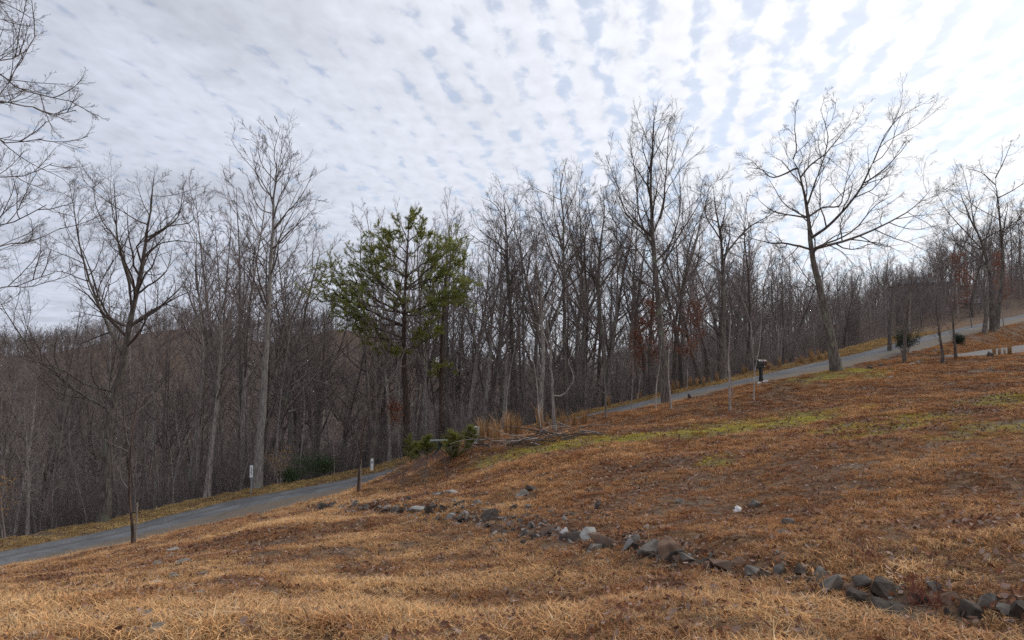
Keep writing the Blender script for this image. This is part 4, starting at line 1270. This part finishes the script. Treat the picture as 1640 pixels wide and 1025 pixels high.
# mailbox
c = G(1219, 612); e = empty('mailbox', c, R(-58)); tag(e, 'black mailbox on a post at the near road edge', 'mailbox'); e.scale = (1.25, 1.25, 1.08)


def mb_body(bm):
    prof = [(-.15, 0), (.15, 0), (.15, .15)] + [(.15 * math.cos(a), .15 + .15 * math.sin(a)) for a in np.linspace(.3, math.pi - .3, 7)] + [(-.15, .15)]
    f = [bm.verts.new((x, -.30, 1.02 + z)) for x, z in prof]; g = [bm.verts.new((x, .30, 1.02 + z)) for x, z in prof]
    bm.faces.new(f); bm.faces.new(g[::-1])
    for i in range(len(f)):
        j = (i + 1) % len(f); bm.faces.new((f[j], f[i], g[i], g[j]))


bm_obj('body', mb_body, black_paint, e)
bm_obj('post', lambda bm: add_box(bm, (0, 0, .42), (.13, .13, 1.16)), black_paint, e, bevel=.01)
bm_obj('base_sleeve', lambda bm: add_box(bm, (0, 0, .12), (.16, .16, .34)), black_paint, e, bevel=.015)
bm_obj('bracket', lambda bm: add_box(bm, (0, 0, .985), (.22, .50, .05)), black_paint, e)
bm_obj('door', lambda bm: add_box(bm, (0, -.312, 1.14), (.28, .018, .24)), black_paint, e, bevel=.006)
bm_obj('flag', lambda bm: add_box(bm, (.160, .05, 1.20), (.012, .05, .16)), plain_mat('flag_red', (.35, .03, .02), (.42, .04, .03), 5, .5), e)
bm_obj('newspaper_tube', lambda bm: add_cyl(bm, (0, 0, .88), .085, .48, 12, None, __import__('mathutils').Matrix.Rotation(R(90), 4, 'X')), black_paint, e)


# ------------------------------------------------------------------ stones
def hull_mesh(name, seed, sx, sy, sz, npt=11):
    rs = np.random.RandomState(seed)
    p = norm(rs.normal(0, 1, (npt, 3))) * rs.uniform(.82, 1.05, (npt, 1))
    p = np.sign(p) * np.abs(p) ** .8; p[:, 2] += .35 * p[:, 0] * rs.uniform(-1, 1)
    bm = bmesh.new()
    for q in p: bm.verts.new((q[0] * sx, q[1] * sy, q[2] * sz))
    r_ = bmesh.ops.convex_hull(bm, input=list(bm.verts))
    bmesh.ops.delete(bm, geom=[g for g in r_['geom_interior'] if isinstance(g, bmesh.types.BMVert)], context='VERTS')
    bmesh.ops.bevel(bm, geom=list(bm.edges), offset=min(sx, sy, sz) * .055, segments=2, affect='EDGES')
    me = bpy.data.meshes.new(name); bm.to_mesh(me); bm.free()
    return me


def stone_mat(name, a, b_, c3):
    m, t, b = principled(name, .92, .15)
    oc = objcoord(t)
    n, n2 = t.noise(oc, 6, 6, .65), t.noise(oc, 2.2, 4, .6)
    c = t.mix(t.sstep(n, .3, .7), a, b_)
    c = t.mix(t.m('MULTIPLY', t.sstep(n2, .52, .66), .6), c, c3)
    t.l.new(c, b.inputs['Base Color']); bump(t, b, n, .9, .03)
    return m


ST = {'g': stone_mat('grey_schist', (.095, .083, .070), (.235, .21, .18), (.17, .12, .08)), 'd': stone_mat('dark_wet_stone', (.042, .034, .028), (.105, .085, .070), (.12, .08, .055)),
      'b': stone_mat('brown_stone', (.11, .07, .05), (.22, .14, .095), (.15, .12, .10)), 'p': stone_mat('pale_stone_grain', (.18, .172, .16), (.36, .345, .32), (.22, .175, .125)),
      'w': stone_mat('white_quartz', (.5, .48, .46), (.78, .76, .73), (.5, .42, .35))}
WORD = {'g': 'grey', 'd': 'dark', 'b': 'brown', 'p': 'pale grey', 'w': 'white'}
rocks = [  # u, v, width in px, colour, squareness of height
    (518, 815, 17, 'g', .5), (532, 815, 13, 'd', .5), (550, 816, 18, 'g', .5), (570, 811, 14, 'g', .8), (590, 815, 16, 'd', .5), (607, 815, 13, 'g', .5), (620, 815, 12, 'p', .6), (632, 819, 12, 'g', .9),
    (644, 824, 16, 'd', .6), (659, 819, 10, 'p', .9), (675, 818, 26, 'p', .4), (692, 814, 14, 'g', .6), (695, 824, 24, 'd', .4), (711, 818, 13, 'd', .8), (725, 829, 17, 'p', .6), (748, 830, 17, 'p', .6),
    (763, 833, 12, 'g', .6), (788, 834, 30, 'd', .62), (799, 854, 20, 'b', .95), (780, 846, 13, 'd', .6), (820, 845, 15, 'b', .35), (838, 846, 15, 'd', .4), (852, 848, 13, 'g', .8), (877, 854, 18, 'b', .7),
    (701, 792, 15, 'g', .4), (726, 792, 20, 'p', .4), (736, 808, 14, 'd', .7), (769, 806, 16, 'g', .4), (799, 812, 12, 'g', .6), (823, 815, 13, 'd', .6), (846, 814, 10, 'g', .6), (836, 793, 22, 'g', .4),
    (852, 784, 18, 'd', .4), (657, 801, 13, 'd', .5), (961, 814, 16, 'd', .7), (1088, 806, 15, 'g', .5), (1210, 811, 15, 'g', .9), (1181, 820, 19, 'w', .35), (903, 855, 13, 'w', .8), (917, 866, 30, 'd', .4),
    (946, 862, 32, 'p', .42), (973, 873, 50, 'b', .42), (1007, 886, 27, 'p', .6), (1017, 873, 16, 'g', 1.0), (1028, 879, 12, 'd', .9), (1043, 886, 32, 'g', .7), (1075, 887, 38, 'b', .55), (1104, 903, 24, 'g', .5),
    (1130, 907, 28, 'd', .4), (1165, 910, 44, 'b', .28), (1209, 920, 30, 'g', .35), (1262, 844, 18, 'g', .8), (1254, 856, 13, 'g', .7), (1252, 924, 20, 'g', .9), (1283, 921, 26, 'd', .45), (1316, 920, 28, 'g', .35),
    (1300, 937, 18, 'g', .6), (1331, 947, 34, 'g', .65), (1388, 935, 38, 'g', .5), (1364, 949, 22, 'b', .7), (1377, 963, 36, 'd', .6), (1421, 956, 42, 'd', .6), (1432, 979, 54, 'd', .45), (1440, 942, 18, 'g', .6),
    (1496, 943, 24, 'g', .4), (1589, 969, 34, 'g', .55), (1557, 990, 42, 'd', .6), (1520, 966, 30, 'b', .4), (1630, 1004, 46, 'd', .6), (1608, 985, 26, 'g', .5), (1480, 972, 26, 'd', .4),
    (266, 874, 11, 'd', .5), (279, 882, 24, 'p', .25), (271, 891, 14, 'g', .25), (294, 901, 20, 'g', .2), (256, 904, 20, 'g', .2), (326, 920, 15, 'g', .25), (280, 924, 18, 'g', .2), (250, 938, 21, 'p', .15),
    (317, 953, 20, 'g', .3), (297, 970, 20, 'g', .25), (232, 990, 28, 'g', .15), (240, 1012, 42, 'g', .15), (206, 1010, 26, 'g', .15), (305, 1013, 30, 'g', .3),
    (1462, 581, 13, 'p', .25), (1474, 580, 9, 'p', .3), (1394, 591, 9, 'g', .7), (1425, 605, 10, 'p', .25), (1107, 637, 9, 'd', 1.0), (1584, 571, 10, 'd', 1.0), (1410, 586, 9, 'd', .4)]
stone_spots = []
rs_ = np.random.RandomState(17)
for i_ in np.linspace(3, len(STEP) - 4, 84):
    p_ = STEP[int(i_)]
    dist = np.linalg.norm(p_)
    u_ = 820 + FPX * p_[0] / p_[1]; v_ = 512.5 - FPX * math.tan(math.atan2(p_[2], p_[1]) - PITCH)
    if 60 < u_ < 1640:
        rocks.append((u_ + rs_.normal(0, 5), v_ + rs_.normal(0, 6) + 2, float(np.clip(rs_.lognormal(-2.05, .5), .06, .3) / dist * FPX), rs_.choice(['g', 'd', 'd', 'd', 'b']), rs_.uniform(.35, .7)))
stone_objs = []
for k, (u, v, wpx, cc, sq) in enumerate(rocks):
    c = G(u, v)
    c[2] = float(Hm(np.array([c[0]]), np.array([c[1]]))[0])
    w_ = wpx / FPX * c[1] * 0.58
    flush = u < 340
    hs_ = max(w_ * sq, .035) * (1.45 if not flush else .8)
    w_ *= 1.12 if flush else 1.3
    me = hull_mesh('stone', 500 + k, w_, w_ * (.8 if not flush else 1.3), hs_)
    stone_spots.append((c[0], c[1], w_))
    me.materials.append(ST[cc])
    o = link('stone', me, None, None, (c[0], c[1], c[2] + (hs_ * .16 if not flush else .015)))
    o.rotation_euler = (random.Random(k).uniform(-.45, .45) * (0.2 if flush else 1), random.Random(k + 9).uniform(-.45, .45) * (0.2 if flush else 1), random.Random(k + 5).uniform(0, 6.28) if not flush else 0.4)
    where = ('on the upper lawn near the road' if v < 640 else 'flush in the lawn at the lower left' if flush else 'at the far left end of the stone line' if u < 640 else 'in the stone line below the bank' if u < 770 and v > 810 else
             'on the bank above the stone line' if v < 822 and u < 1300 else 'in the middle of the stone line' if u < 900 else 'in the central stone cluster' if u < 1110 else
             'right of the central stone cluster' if u < 1300 else 'in the stone line at lower right')
    size = 'small' if wpx < 16 else 'medium' if wpx < 30 else 'large'
    tag(o, f'{size} {WORD[cc]} stone {where}', 'stone', f'{size} {WORD[cc]} stones {where}')
    stone_objs.append((o, u))
ORD = ['leftmost', 'second from left', 'third from left', 'fourth from left', 'fifth from left', 'sixth from left', 'seventh from left', 'eighth from left', 'ninth from left', 'tenth from left'] + [w + ' from left' for w in ('eleventh', 'twelfth', 'thirteenth', 'fourteenth', 'fifteenth', 'sixteenth', 'seventeenth', 'eighteenth', 'nineteenth', 'twentieth', '21st', '22nd', '23rd', '24th', '25th', '26th', '27th', '28th', '29th', '30th')]
by = {}
for o, u in stone_objs: by.setdefault(o['label'], []).append((u, o))
for lab, lst in by.items():
    if len(lst) > 1:
        for i, (u, o) in enumerate(sorted(lst, key=lambda a: a[0])): o['label'] = ORD[i] + ' ' + lab
# white stones at the mailbox foot
for k, (u, v) in enumerate([(1214, 614), (1227, 611)]):
    c = G(u, v); me = hull_mesh('stone', 700 + k, .2, .16, .09); me.materials.append(ST['w'])
    tag(link('stone', me, None, None, c), ['white stone left of the mailbox foot', 'white stone right of the mailbox foot'][k], 'stone')

# ------------------------------------------------------------------ brush pile
rng = np.random.RandomState(33)
c0 = G(835, 712)
e = empty('brush_pile', c0); tag(e, 'heap of cut grey branches beside the pale pedestal', 'brush pile')
for k in range(46):
    L = rng.uniform(.8, 2.2); x0 = rng.uniform(-1.3, 2.4); az = rng.normal(0.1, .5) + (math.pi if rng.rand() < .5 else 0)
    y0 = rng.normal(0, .4)
    zg = Hs(c0[0] + x0, c0[1] + y0) - c0[2]
    b0 = grow([[x0, y0, zg + rng.uniform(.02, .38)]], [[math.cos(az), math.sin(az) * .7, rng.normal(.06, .12)]], [L], [rng.uniform(.012, .045)], [.006], 7, .10, -.015, rng)
    sub = twigs(b0, np.array([L]), rng, (5, 3), 40, (.35, .45), .18, .0, (.007, .005))
    link('stick', tube_mesh('stick', [(b0[0], b0[1], 5)] + sub, M['sapling' if rng.rand() < .35 else 'oak_twig']), None, e)


# ------------------------------------------------------------------ house and car far right
roof_m = plain_mat('grey_shingles', (.09, .095, .10), (.15, .155, .16), 3, .9)
wall_m = plain_mat('brown_siding', (.17, .13, .105), (.25, .19, .15), 3, .9)
glass_m = plain_mat('window_glass', (.03, .04, .05), (.06, .07, .08), 2, .15, .5)
hb = P(1472, 480, 120); hz = Hs(hb[0], hb[1])
e = empty('house', (hb[0], hb[1], hz), R(-18)); tag(e, 'small brown house with a grey hipped roof behind the trees at right', 'house')
hh = max(2.6, P(1472, 457, 120)[2] - hz)
bm_obj('wall', lambda bm: add_box(bm, (0, 0, hh / 2 - .5), (7.6, 6, hh + 1)), wall_m, e)


def roof(bm):
    a, b2, z0, z1 = 4.2, 3.4, hh + .01, hh + 1.5
    v = [bm.verts.new(p) for p in ((-a, -b2, z0), (a, -b2, z0), (a, b2, z0), (-a, b2, z0), (-1.4, 0, z1), (1.4, 0, z1))]
    for f in ((0, 1, 5, 4), (1, 2, 5), (2, 3, 4, 5), (3, 0, 4), (3, 2, 1, 0)): bm.faces.new([v[i] for i in f])


rf = bm_obj('roof', roof, roof_m, e)
bm_obj('chimney', lambda bm: add_box(bm, (1.9, .6, hh + 1.3), (.6, .6, 1.4)), plain_mat('chimney_brick', (.2, .1, .08), (.28, .15, .11), 6), rf)
for xx in (-2.4, 0.1, 2.6):
    w_ = bm_obj('window', lambda bm: add_box(bm, (xx, -3.02, hh * .58), (1.0, .06, 1.3)), white_paint, e)
    bm_obj('pane', lambda bm: add_box(bm, (xx, -3.06, hh * .58), (.82, .03, 1.1)), glass_m, w_)
cb_ = P(1552, 486, 98); cz = Hs(cb_[0], cb_[1])
e = empty('parked_car', (cb_[0], cb_[1], cz), R(15)); tag(e, 'pale car half hidden by the dark red trees at the far right', 'car')
car_m = plain_mat('silver_car_paint', (.55, .56, .58), (.62, .63, .65), 2, .3, .5)


def car_body(bm):
    prof = [(-2.1, .35), (-2.15, .75), (-1.95, .95), (-1.1, 1.0), (-.5, 1.42), (.9, 1.45), (1.6, 1.02), (2.1, .92), (2.15, .35)]
    f = [bm.verts.new((x, -.85, z)) for x, z in prof]; g = [bm.verts.new((x, .85, z)) for x, z in prof]
    bm.faces.new(f[::-1]); bm.faces.new(g)
    for i in range(len(f)):
        j = (i + 1) % len(f); bm.faces.new((f[i], f[j], g[j], g[i]))
    bmesh.ops.recalc_face_normals(bm, faces=bm.faces)


bm_obj('body', car_body, car_m, e, bevel=.04)
RX = __import__('mathutils').Matrix.Rotation(R(90), 4, 'X')
for sx in (-1.35, 1.35):
    for sy in (-.8, .8):
        bm_obj('wheel', lambda bm: add_cyl(bm, (sx, sy, .33), .33, .2, 20, None, RX), black_paint, e)
for sy in (-.862, .862):
    bm_obj('window', lambda bm: add_box(bm, (.15, sy, 1.2), (1.5, .02, .32)), glass_m, e)

# ------------------------------------------------------------------ grass, litter
grass_m = tint_mat('dry_grass_blades', (.4, .25, .1), .85, .15)


def clump(seed, n, rad, h0, h1, width, lean):
    rng = np.random.RandomState(seed)
    az = rng.uniform(0, 6.28, n); rr = rad * np.sqrt(rng.rand(n))
    p = np.stack([np.cos(az) * rr, np.sin(az) * rr, np.full(n, -.01)], 1)
    a2 = rng.uniform(0, 6.28, n)
    ld = np.stack([np.cos(a2), np.sin(a2), np.zeros(n)], 1) * (lean * rng.uniform(.2, 1.5, n))[:, None]
    h = rng.uniform(h0, h1, n)[:, None]
    mid = p + (ld * .4 + UP) * h * .6
    tip = p + (ld * 1.5 + UP * .9) * h
    sd_ = norm(np.cross(ld + 1e-4, UP) + rng.normal(0, .1, (n, 3))) * width * rng.uniform(.6, 1.3, (n, 1))
    V = np.stack([p - sd_, p + sd_, mid + sd_ * .8, mid - sd_ * .8, tip], 1).reshape(-1, 3)
    i = np.arange(n * 5).reshape(n, 5)
    me = mesh_np('grass_clump', V, quads=i[:, [0, 1, 2, 3]], tris=i[:, [3, 2, 4]], smooth=False)
    base = rng.uniform(.4, 1.4, n)
    hue = rng.normal(0, .08, n)
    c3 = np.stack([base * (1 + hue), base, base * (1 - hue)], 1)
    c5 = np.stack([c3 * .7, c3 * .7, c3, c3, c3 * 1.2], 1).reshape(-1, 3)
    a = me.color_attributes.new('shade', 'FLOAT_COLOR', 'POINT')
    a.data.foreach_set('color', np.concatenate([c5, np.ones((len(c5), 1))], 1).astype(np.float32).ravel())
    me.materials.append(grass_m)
    return me


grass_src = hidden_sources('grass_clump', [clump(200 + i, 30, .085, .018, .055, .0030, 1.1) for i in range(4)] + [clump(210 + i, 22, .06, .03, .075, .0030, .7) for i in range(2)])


def lawn_points(dens_fn, rng, ymax, umin=-120, umax=1760, ymin=2.6):
    """random points on the lawn in view, denser near the camera"""
    out = []
    edges = [ymin, 5, 8, 12, 17, 24, 33, 44, ymax]
    for a, b2 in zip(edges[:-1], edges[1:]):
        if a >= ymax: break
        b2 = min(b2, ymax)
        area = (umax - umin) / FPX * (b2 * b2 - a * a) / 2
        n = int(area * dens_fn((a + b2) / 2))
        y = np.sqrt(rng.uniform(a * a, b2 * b2, n)); x = (rng.uniform(umin, umax, n) - 820) / FPX * y
        out.append(np.stack([x, y], 1))
    q = np.concatenate(out)
    dr, _, sd_ = near_line(road_c, q[:, 0], q[:, 1])
    dd, _, _ = near_line(drive_c, q[:, 0], q[:, 1])
    ok = (dr > ROAD_HW - .12 + .22 * vnoise(q[:, 0] * 1.7, q[:, 1] * 1.7, 66)) & (dd > DRIVE_HW) & ((sd_ < 0) | (dr < 5.2 + .8 * vnoise(q[:, 0], q[:, 1], 77)))
    return q[ok], dr[ok], sd_[ok]


rng = np.random.RandomState(55)


def clear_of_stones(x, y, f=.85):
    ok = np.ones(len(x), bool)
    for a_, b_, r_ in stone_spots:
        ok &= (x - a_) ** 2 + (y + .06 - b_) ** 2 > (f * r_) ** 2
    return ok


q, dr, sd_ = lawn_points(lambda d: 300 if d < 8 else 200 if d < 14 else 110 if d < 25 else 60, rng, 66)
x, y = q[:, 0], q[:, 1]
tuft = .55 * vnoise(x * 2.6, y * 2.6, 90) + .35 * vnoise(x * 5.5, y * 5.5, 91)
patch = .6 * vnoise(x * .55, y * .55, 92) + .4 * vnoise(x * 1.2, y * 1.2, 93)
shelf = np.interp(x, [-30, -8, 0, 4, 8], [.15, .25, .2, .14, .14])
bare = tuft + .55 * patch + shelf
cut = blob(x, y, 655, 758, 2.2, 3.0, 60)  # grass left out so dark soil stands in for shadow on the bank
dst, _, _ = near_line(STEP, x, y)
keep = (cut < .45) & ((dst > .10) | (rng.rand(len(x)) < .6)) & (((dst < 1.3) & (rng.rand(len(x)) < .75)) | (bare + rng.uniform(-.3, .3, len(x)) > -.08) | (rng.rand(len(x)) < .45)) & clear_of_stones(x, y, .55)
x, y, bare, patch, dr, sd_ = x[keep], y[keep], bare[keep], patch[keep], dr[keep], sd_[keep]
z = Hm(x, y)
mo = moss_at(x, y)
n = len(x)
tone = .45 + .62 * patch + .35 * vnoise(x * 3.1, y * 3.1, 96)
tone = np.clip(tone + .12 * smoothstep(-y, -16, -8) * smoothstep(-x, -5, 1) + rng.normal(0, .2, n), 0, 1)[:, None]
tint = (1 - tone) * np.array([.33, .145, .064]) + tone * np.array([.66, .40, .185])
russet = smoothstep(x + .35 * (y - 12), -1.5, 4.5)[:, None] * smoothstep(y, 6, 11)[:, None]
tint = tint * (1 - russet * np.array([.08, .17, .22]))
sg = rng.rand(n) < .05
tint[sg] = tint[sg] * .4 + np.array([.72, .56, .37]) * .6
tint = tint * (1 - mo[:, None] * .85) + np.array([.56, .49, .06]) * mo[:, None] * .85
vr = ((dr < 6.0) & (sd_ > 0))[:, None]
tint = np.where(vr, tint * .45 + np.array([.46, .36, .14]) * .55, tint)
sc_ = rng.uniform(.7, 1.3, n) * np.where(mo > .5, .6, 1.0) * np.clip(.8 + .7 * bare, .38, 1.5)
low = np.clip((-.05 - bare) * 4, 0, 1)[:, None]
tint = tint * (1 - .45 * low)
wide = np.clip(y / 14, 1.0, 2.0)
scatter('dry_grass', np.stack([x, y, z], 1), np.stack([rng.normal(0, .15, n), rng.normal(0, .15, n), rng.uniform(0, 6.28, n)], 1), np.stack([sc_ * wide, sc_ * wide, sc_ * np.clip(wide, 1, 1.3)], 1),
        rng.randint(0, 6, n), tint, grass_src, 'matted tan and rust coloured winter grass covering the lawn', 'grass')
print('grass clumps', n)

# fallen leaves
def leaf_variant(seed):
    rng = np.random.RandomState(seed)
    n = 5
    t = np.linspace(-.5, .5, n); w_ = np.array([.04, .22, .30, .20, .02]) * rng.uniform(.8, 1.2, n)
    cz_ = 1.1 * t * t * rng.uniform(-.8, 1.3) + .05
    V = np.concatenate([np.stack([t, w_, cz_ + rng.uniform(0, .2) * w_], 1), np.stack([t, -w_, cz_ + rng.uniform(0, .3) * w_], 1), np.stack([t, 0 * w_, cz_], 1)])
    Q = [(2 * n + i, 2 * n + i + 1, i + 1, i) for i in range(n - 1)] + [(n + i, n + i + 1, 2 * n + i + 1, 2 * n + i) for i in range(n - 1)]
    me = mesh_np('fallen_leaf', V, quads=np.array(Q), smooth=False)
    a = me.color_attributes.new('shade', 'FLOAT_COLOR', 'POINT')
    a.data.foreach_set('color', np.ones(len(V) * 4, np.float32))
    me.materials.append(grass_m)
    return me


leaf_src = hidden_sources('fallen_leaf', [leaf_variant(300 + i) for i in range(5)])
q, dr, sd_ = lawn_points(lambda d: 150 if d < 8 else 110 if d < 14 else 85 if d < 25 else 45 if d < 36 else 12, rng, 50)
x, y = q[:, 0], q[:, 1]
keep = (rng.rand(len(x)) < np.clip(.5 - .7 * (.55 * vnoise(x * 2.6, y * 2.6, 90) + .5 * vnoise(x * .55, y * .55, 92)) + .3 * vnoise(x * .6, y * .6, 120), .08, 1)) & clear_of_stones(x, y, .6)
x, y = x[keep], y[keep]
j_ = rng.randint(0, len(STEP), 1500); off_ = np.abs(rng.normal(0, .28, 1500)) * rng.choice([-1, 1, 1], 1500)
x, y = np.concatenate([x, STEP[j_, 0] + rng.normal(0, .1, 1500)]), np.concatenate([y, STEP[j_, 1] + off_]); n = len(x)
pal = np.array([(.17, .08, .05), (.24, .115, .07), (.33, .22, .17), (.12, .06, .04), (.36, .25, .20), (.25, .11, .06)])
s = rng.uniform(.035, .075, n) * np.clip(y / 14, 1, 1.5)
scatter('fallen_leaves', np.stack([x, y, Hm(x, y) + .03], 1), np.stack([rng.normal(0, .6, n), rng.normal(0, .6, n), rng.uniform(0, 6.28, n)], 1), np.stack([s, s, s], 1), rng.randint(0, 5, n),
        pal[rng.randint(0, 6, n)] * rng.uniform(.8, 1.2, (n, 1)), leaf_src, 'brown oak leaves lying scattered over the lawn', 'leaves')


# long straw stalks, leaning or lying
def stalk(seed):
    rng = np.random.RandomState(seed)
    el = rng.choice([.05, .1, .2, .4])
    b0 = grow([[0, 0, 0]], [[1, 0, el]], [1.0], [.0045], [.002], 7, .06, -.06 * el, rng)
    me = tube_mesh('straw_stalk', [(b0[0], b0[1], 3)], grass_m)
    a = me.color_attributes.new('shade', 'FLOAT_COLOR', 'POINT')
    a.data.foreach_set('color', np.ones(len(me.vertices) * 4, np.float32))
    return me


stalk_src = hidden_sources('straw_stalk', [stalk(320 + i) for i in range(8)])
q, dr, sd_ = lawn_points(lambda d: 11 if d < 14 else 6 if d < 24 else 2.5, rng, 42)
x, y = q[:, 0], q[:, 1]; n = len(x)
s = rng.uniform(.08, .26, n) * np.where(rng.rand(n) < .05, 2.6, 1)
scatter('straw_stalks', np.stack([x, y, Hm(x, y) + .04], 1), np.stack([0 * s, 0 * s, rng.uniform(0, 6.28, n)], 1), np.stack([s, s, s], 1), rng.randint(0, 8, n),
        np.array([.62, .44, .25]) * rng.uniform(.7, 1.15, (n, 1)), stalk_src, 'loose pale straw stalks lying across the grass', 'straw')
# broom sedge tufts by the brush pile and road verge
sedge_src = hidden_sources('sedge_tuft', [clump(230 + i, 60, .14, .6, 1.3, .008, .2) for i in range(3)])
sx, sy = [], []
for u0, u1, Yc, k in [(768, 798, 31.0, 9), (812, 836, 31.5, 6), (850, 960, 35.0, 8), (1180, 1420, 52.0, 60), (960, 1180, 49.8, 26), (1500, 1530, 47, 6), (1590, 1620, 43, 6)]:
    uu_ = rng.uniform(u0, u1, k); yy_ = Yc + rng.normal(0, .9, k)
    sx.append((uu_ - 820) / FPX * yy_); sy.append(yy_)
sx, sy = np.concatenate(sx), np.concatenate(sy)
dr, _, _ = near_line(road_c, sx, sy)
k_ = dr > 2.7; sx, sy = sx[k_], sy[k_]; n = len(sx)
s = rng.uniform(.5, 1.1, n) * np.where(sy < 38, 1.15, .75)
scatter('broom_sedge', np.stack([sx, sy, Hgt(sx, sy)], 1), np.stack([0 * s, 0 * s, rng.uniform(0, 6.28, n)], 1), np.stack([s, s, s], 1), rng.randint(0, 3, n),
        np.array([.42, .25, .12]) * rng.uniform(.75, 1.25, (n, 1)), sedge_src, 'tall tawny broom sedge growing along the brush pile and verge', 'grass')


# small rubble along the stone line
def pebble(seed):
    me = hull_mesh('rubble', seed, 1, .8, .55, 10)
    a = me.color_attributes.new('shade', 'FLOAT_COLOR', 'POINT')
    a.data.foreach_set('color', np.ones(len(me.vertices) * 4, np.float32))
    me.materials.append(grass_m)
    return me


rubble_src = hidden_sources('rubble', [pebble(800 + i) for i in range(5)])
lw = STEP[::8, :2]
k_ = rng.uniform(0, len(lw) - 1.001, 380); i_ = k_.astype(int); f_ = (k_ - i_)[:, None]
pp = lw[i_] * (1 - f_) + lw[i_ + 1] * f_
wdt = np.clip(pp[:, 1] * .035, .12, .8)
pp = pp + rng.normal(0, 1, pp.shape) * wdt[:, None]
n = len(pp)
s = rng.uniform(.025, .07, n) * np.clip(pp[:, 1] / 9, .8, 1.8)
g_ = rng.uniform(.06, .30, n)[:, None]
scatter('rubble', np.stack([pp[:, 0], pp[:, 1], Hm(pp[:, 0], pp[:, 1]) + .01], 1), rng.uniform(-.5, .5, (n, 3)) * np.array([1, 1, 6]), np.stack([s, s, s], 1), rng.randint(0, 5, n),
        g_ * np.array([1.05, .95, .85]), rubble_src, 'small grey rubble scattered along the stone line', 'rubble')

# reddish dead weed among the nearest stones
red_stem = plain_mat('red_weed_stems', (.16, .05, .04), (.26, .09, .06), 12)
for u, v, lab in [(1488, 985, 'bushy dead weed with reddish stems between the nearest stones'), (1400, 905, 'thin dead weed above the dark stones at lower right')]:
    c = G(u, v); rs = np.random.RandomState(int(u))
    nst = 16 if u > 1450 else 7
    p0 = np.stack([rs.normal(0, .06, nst), rs.normal(0, .06, nst), np.zeros(nst) - .02], 1)
    d0 = np.stack([rs.normal(0, .4, nst), rs.normal(0, .4, nst), np.ones(nst)], 1)
    L0 = rs.uniform(.14, .32, nst)
    b0 = grow(p0, d0, L0, np.full(nst, .0035), np.full(nst, .0015), 5, .12, .0, rs)
    sub = twigs(b0, L0, rs, (5,), 40, (.4,), .15, .05, (.0015,))
    o = link('dead_weed', tube_mesh('dead_weed', [(b0[0], b0[1], 4)] + sub, red_stem), None, None, c)
    tag(o, lab, 'weed')
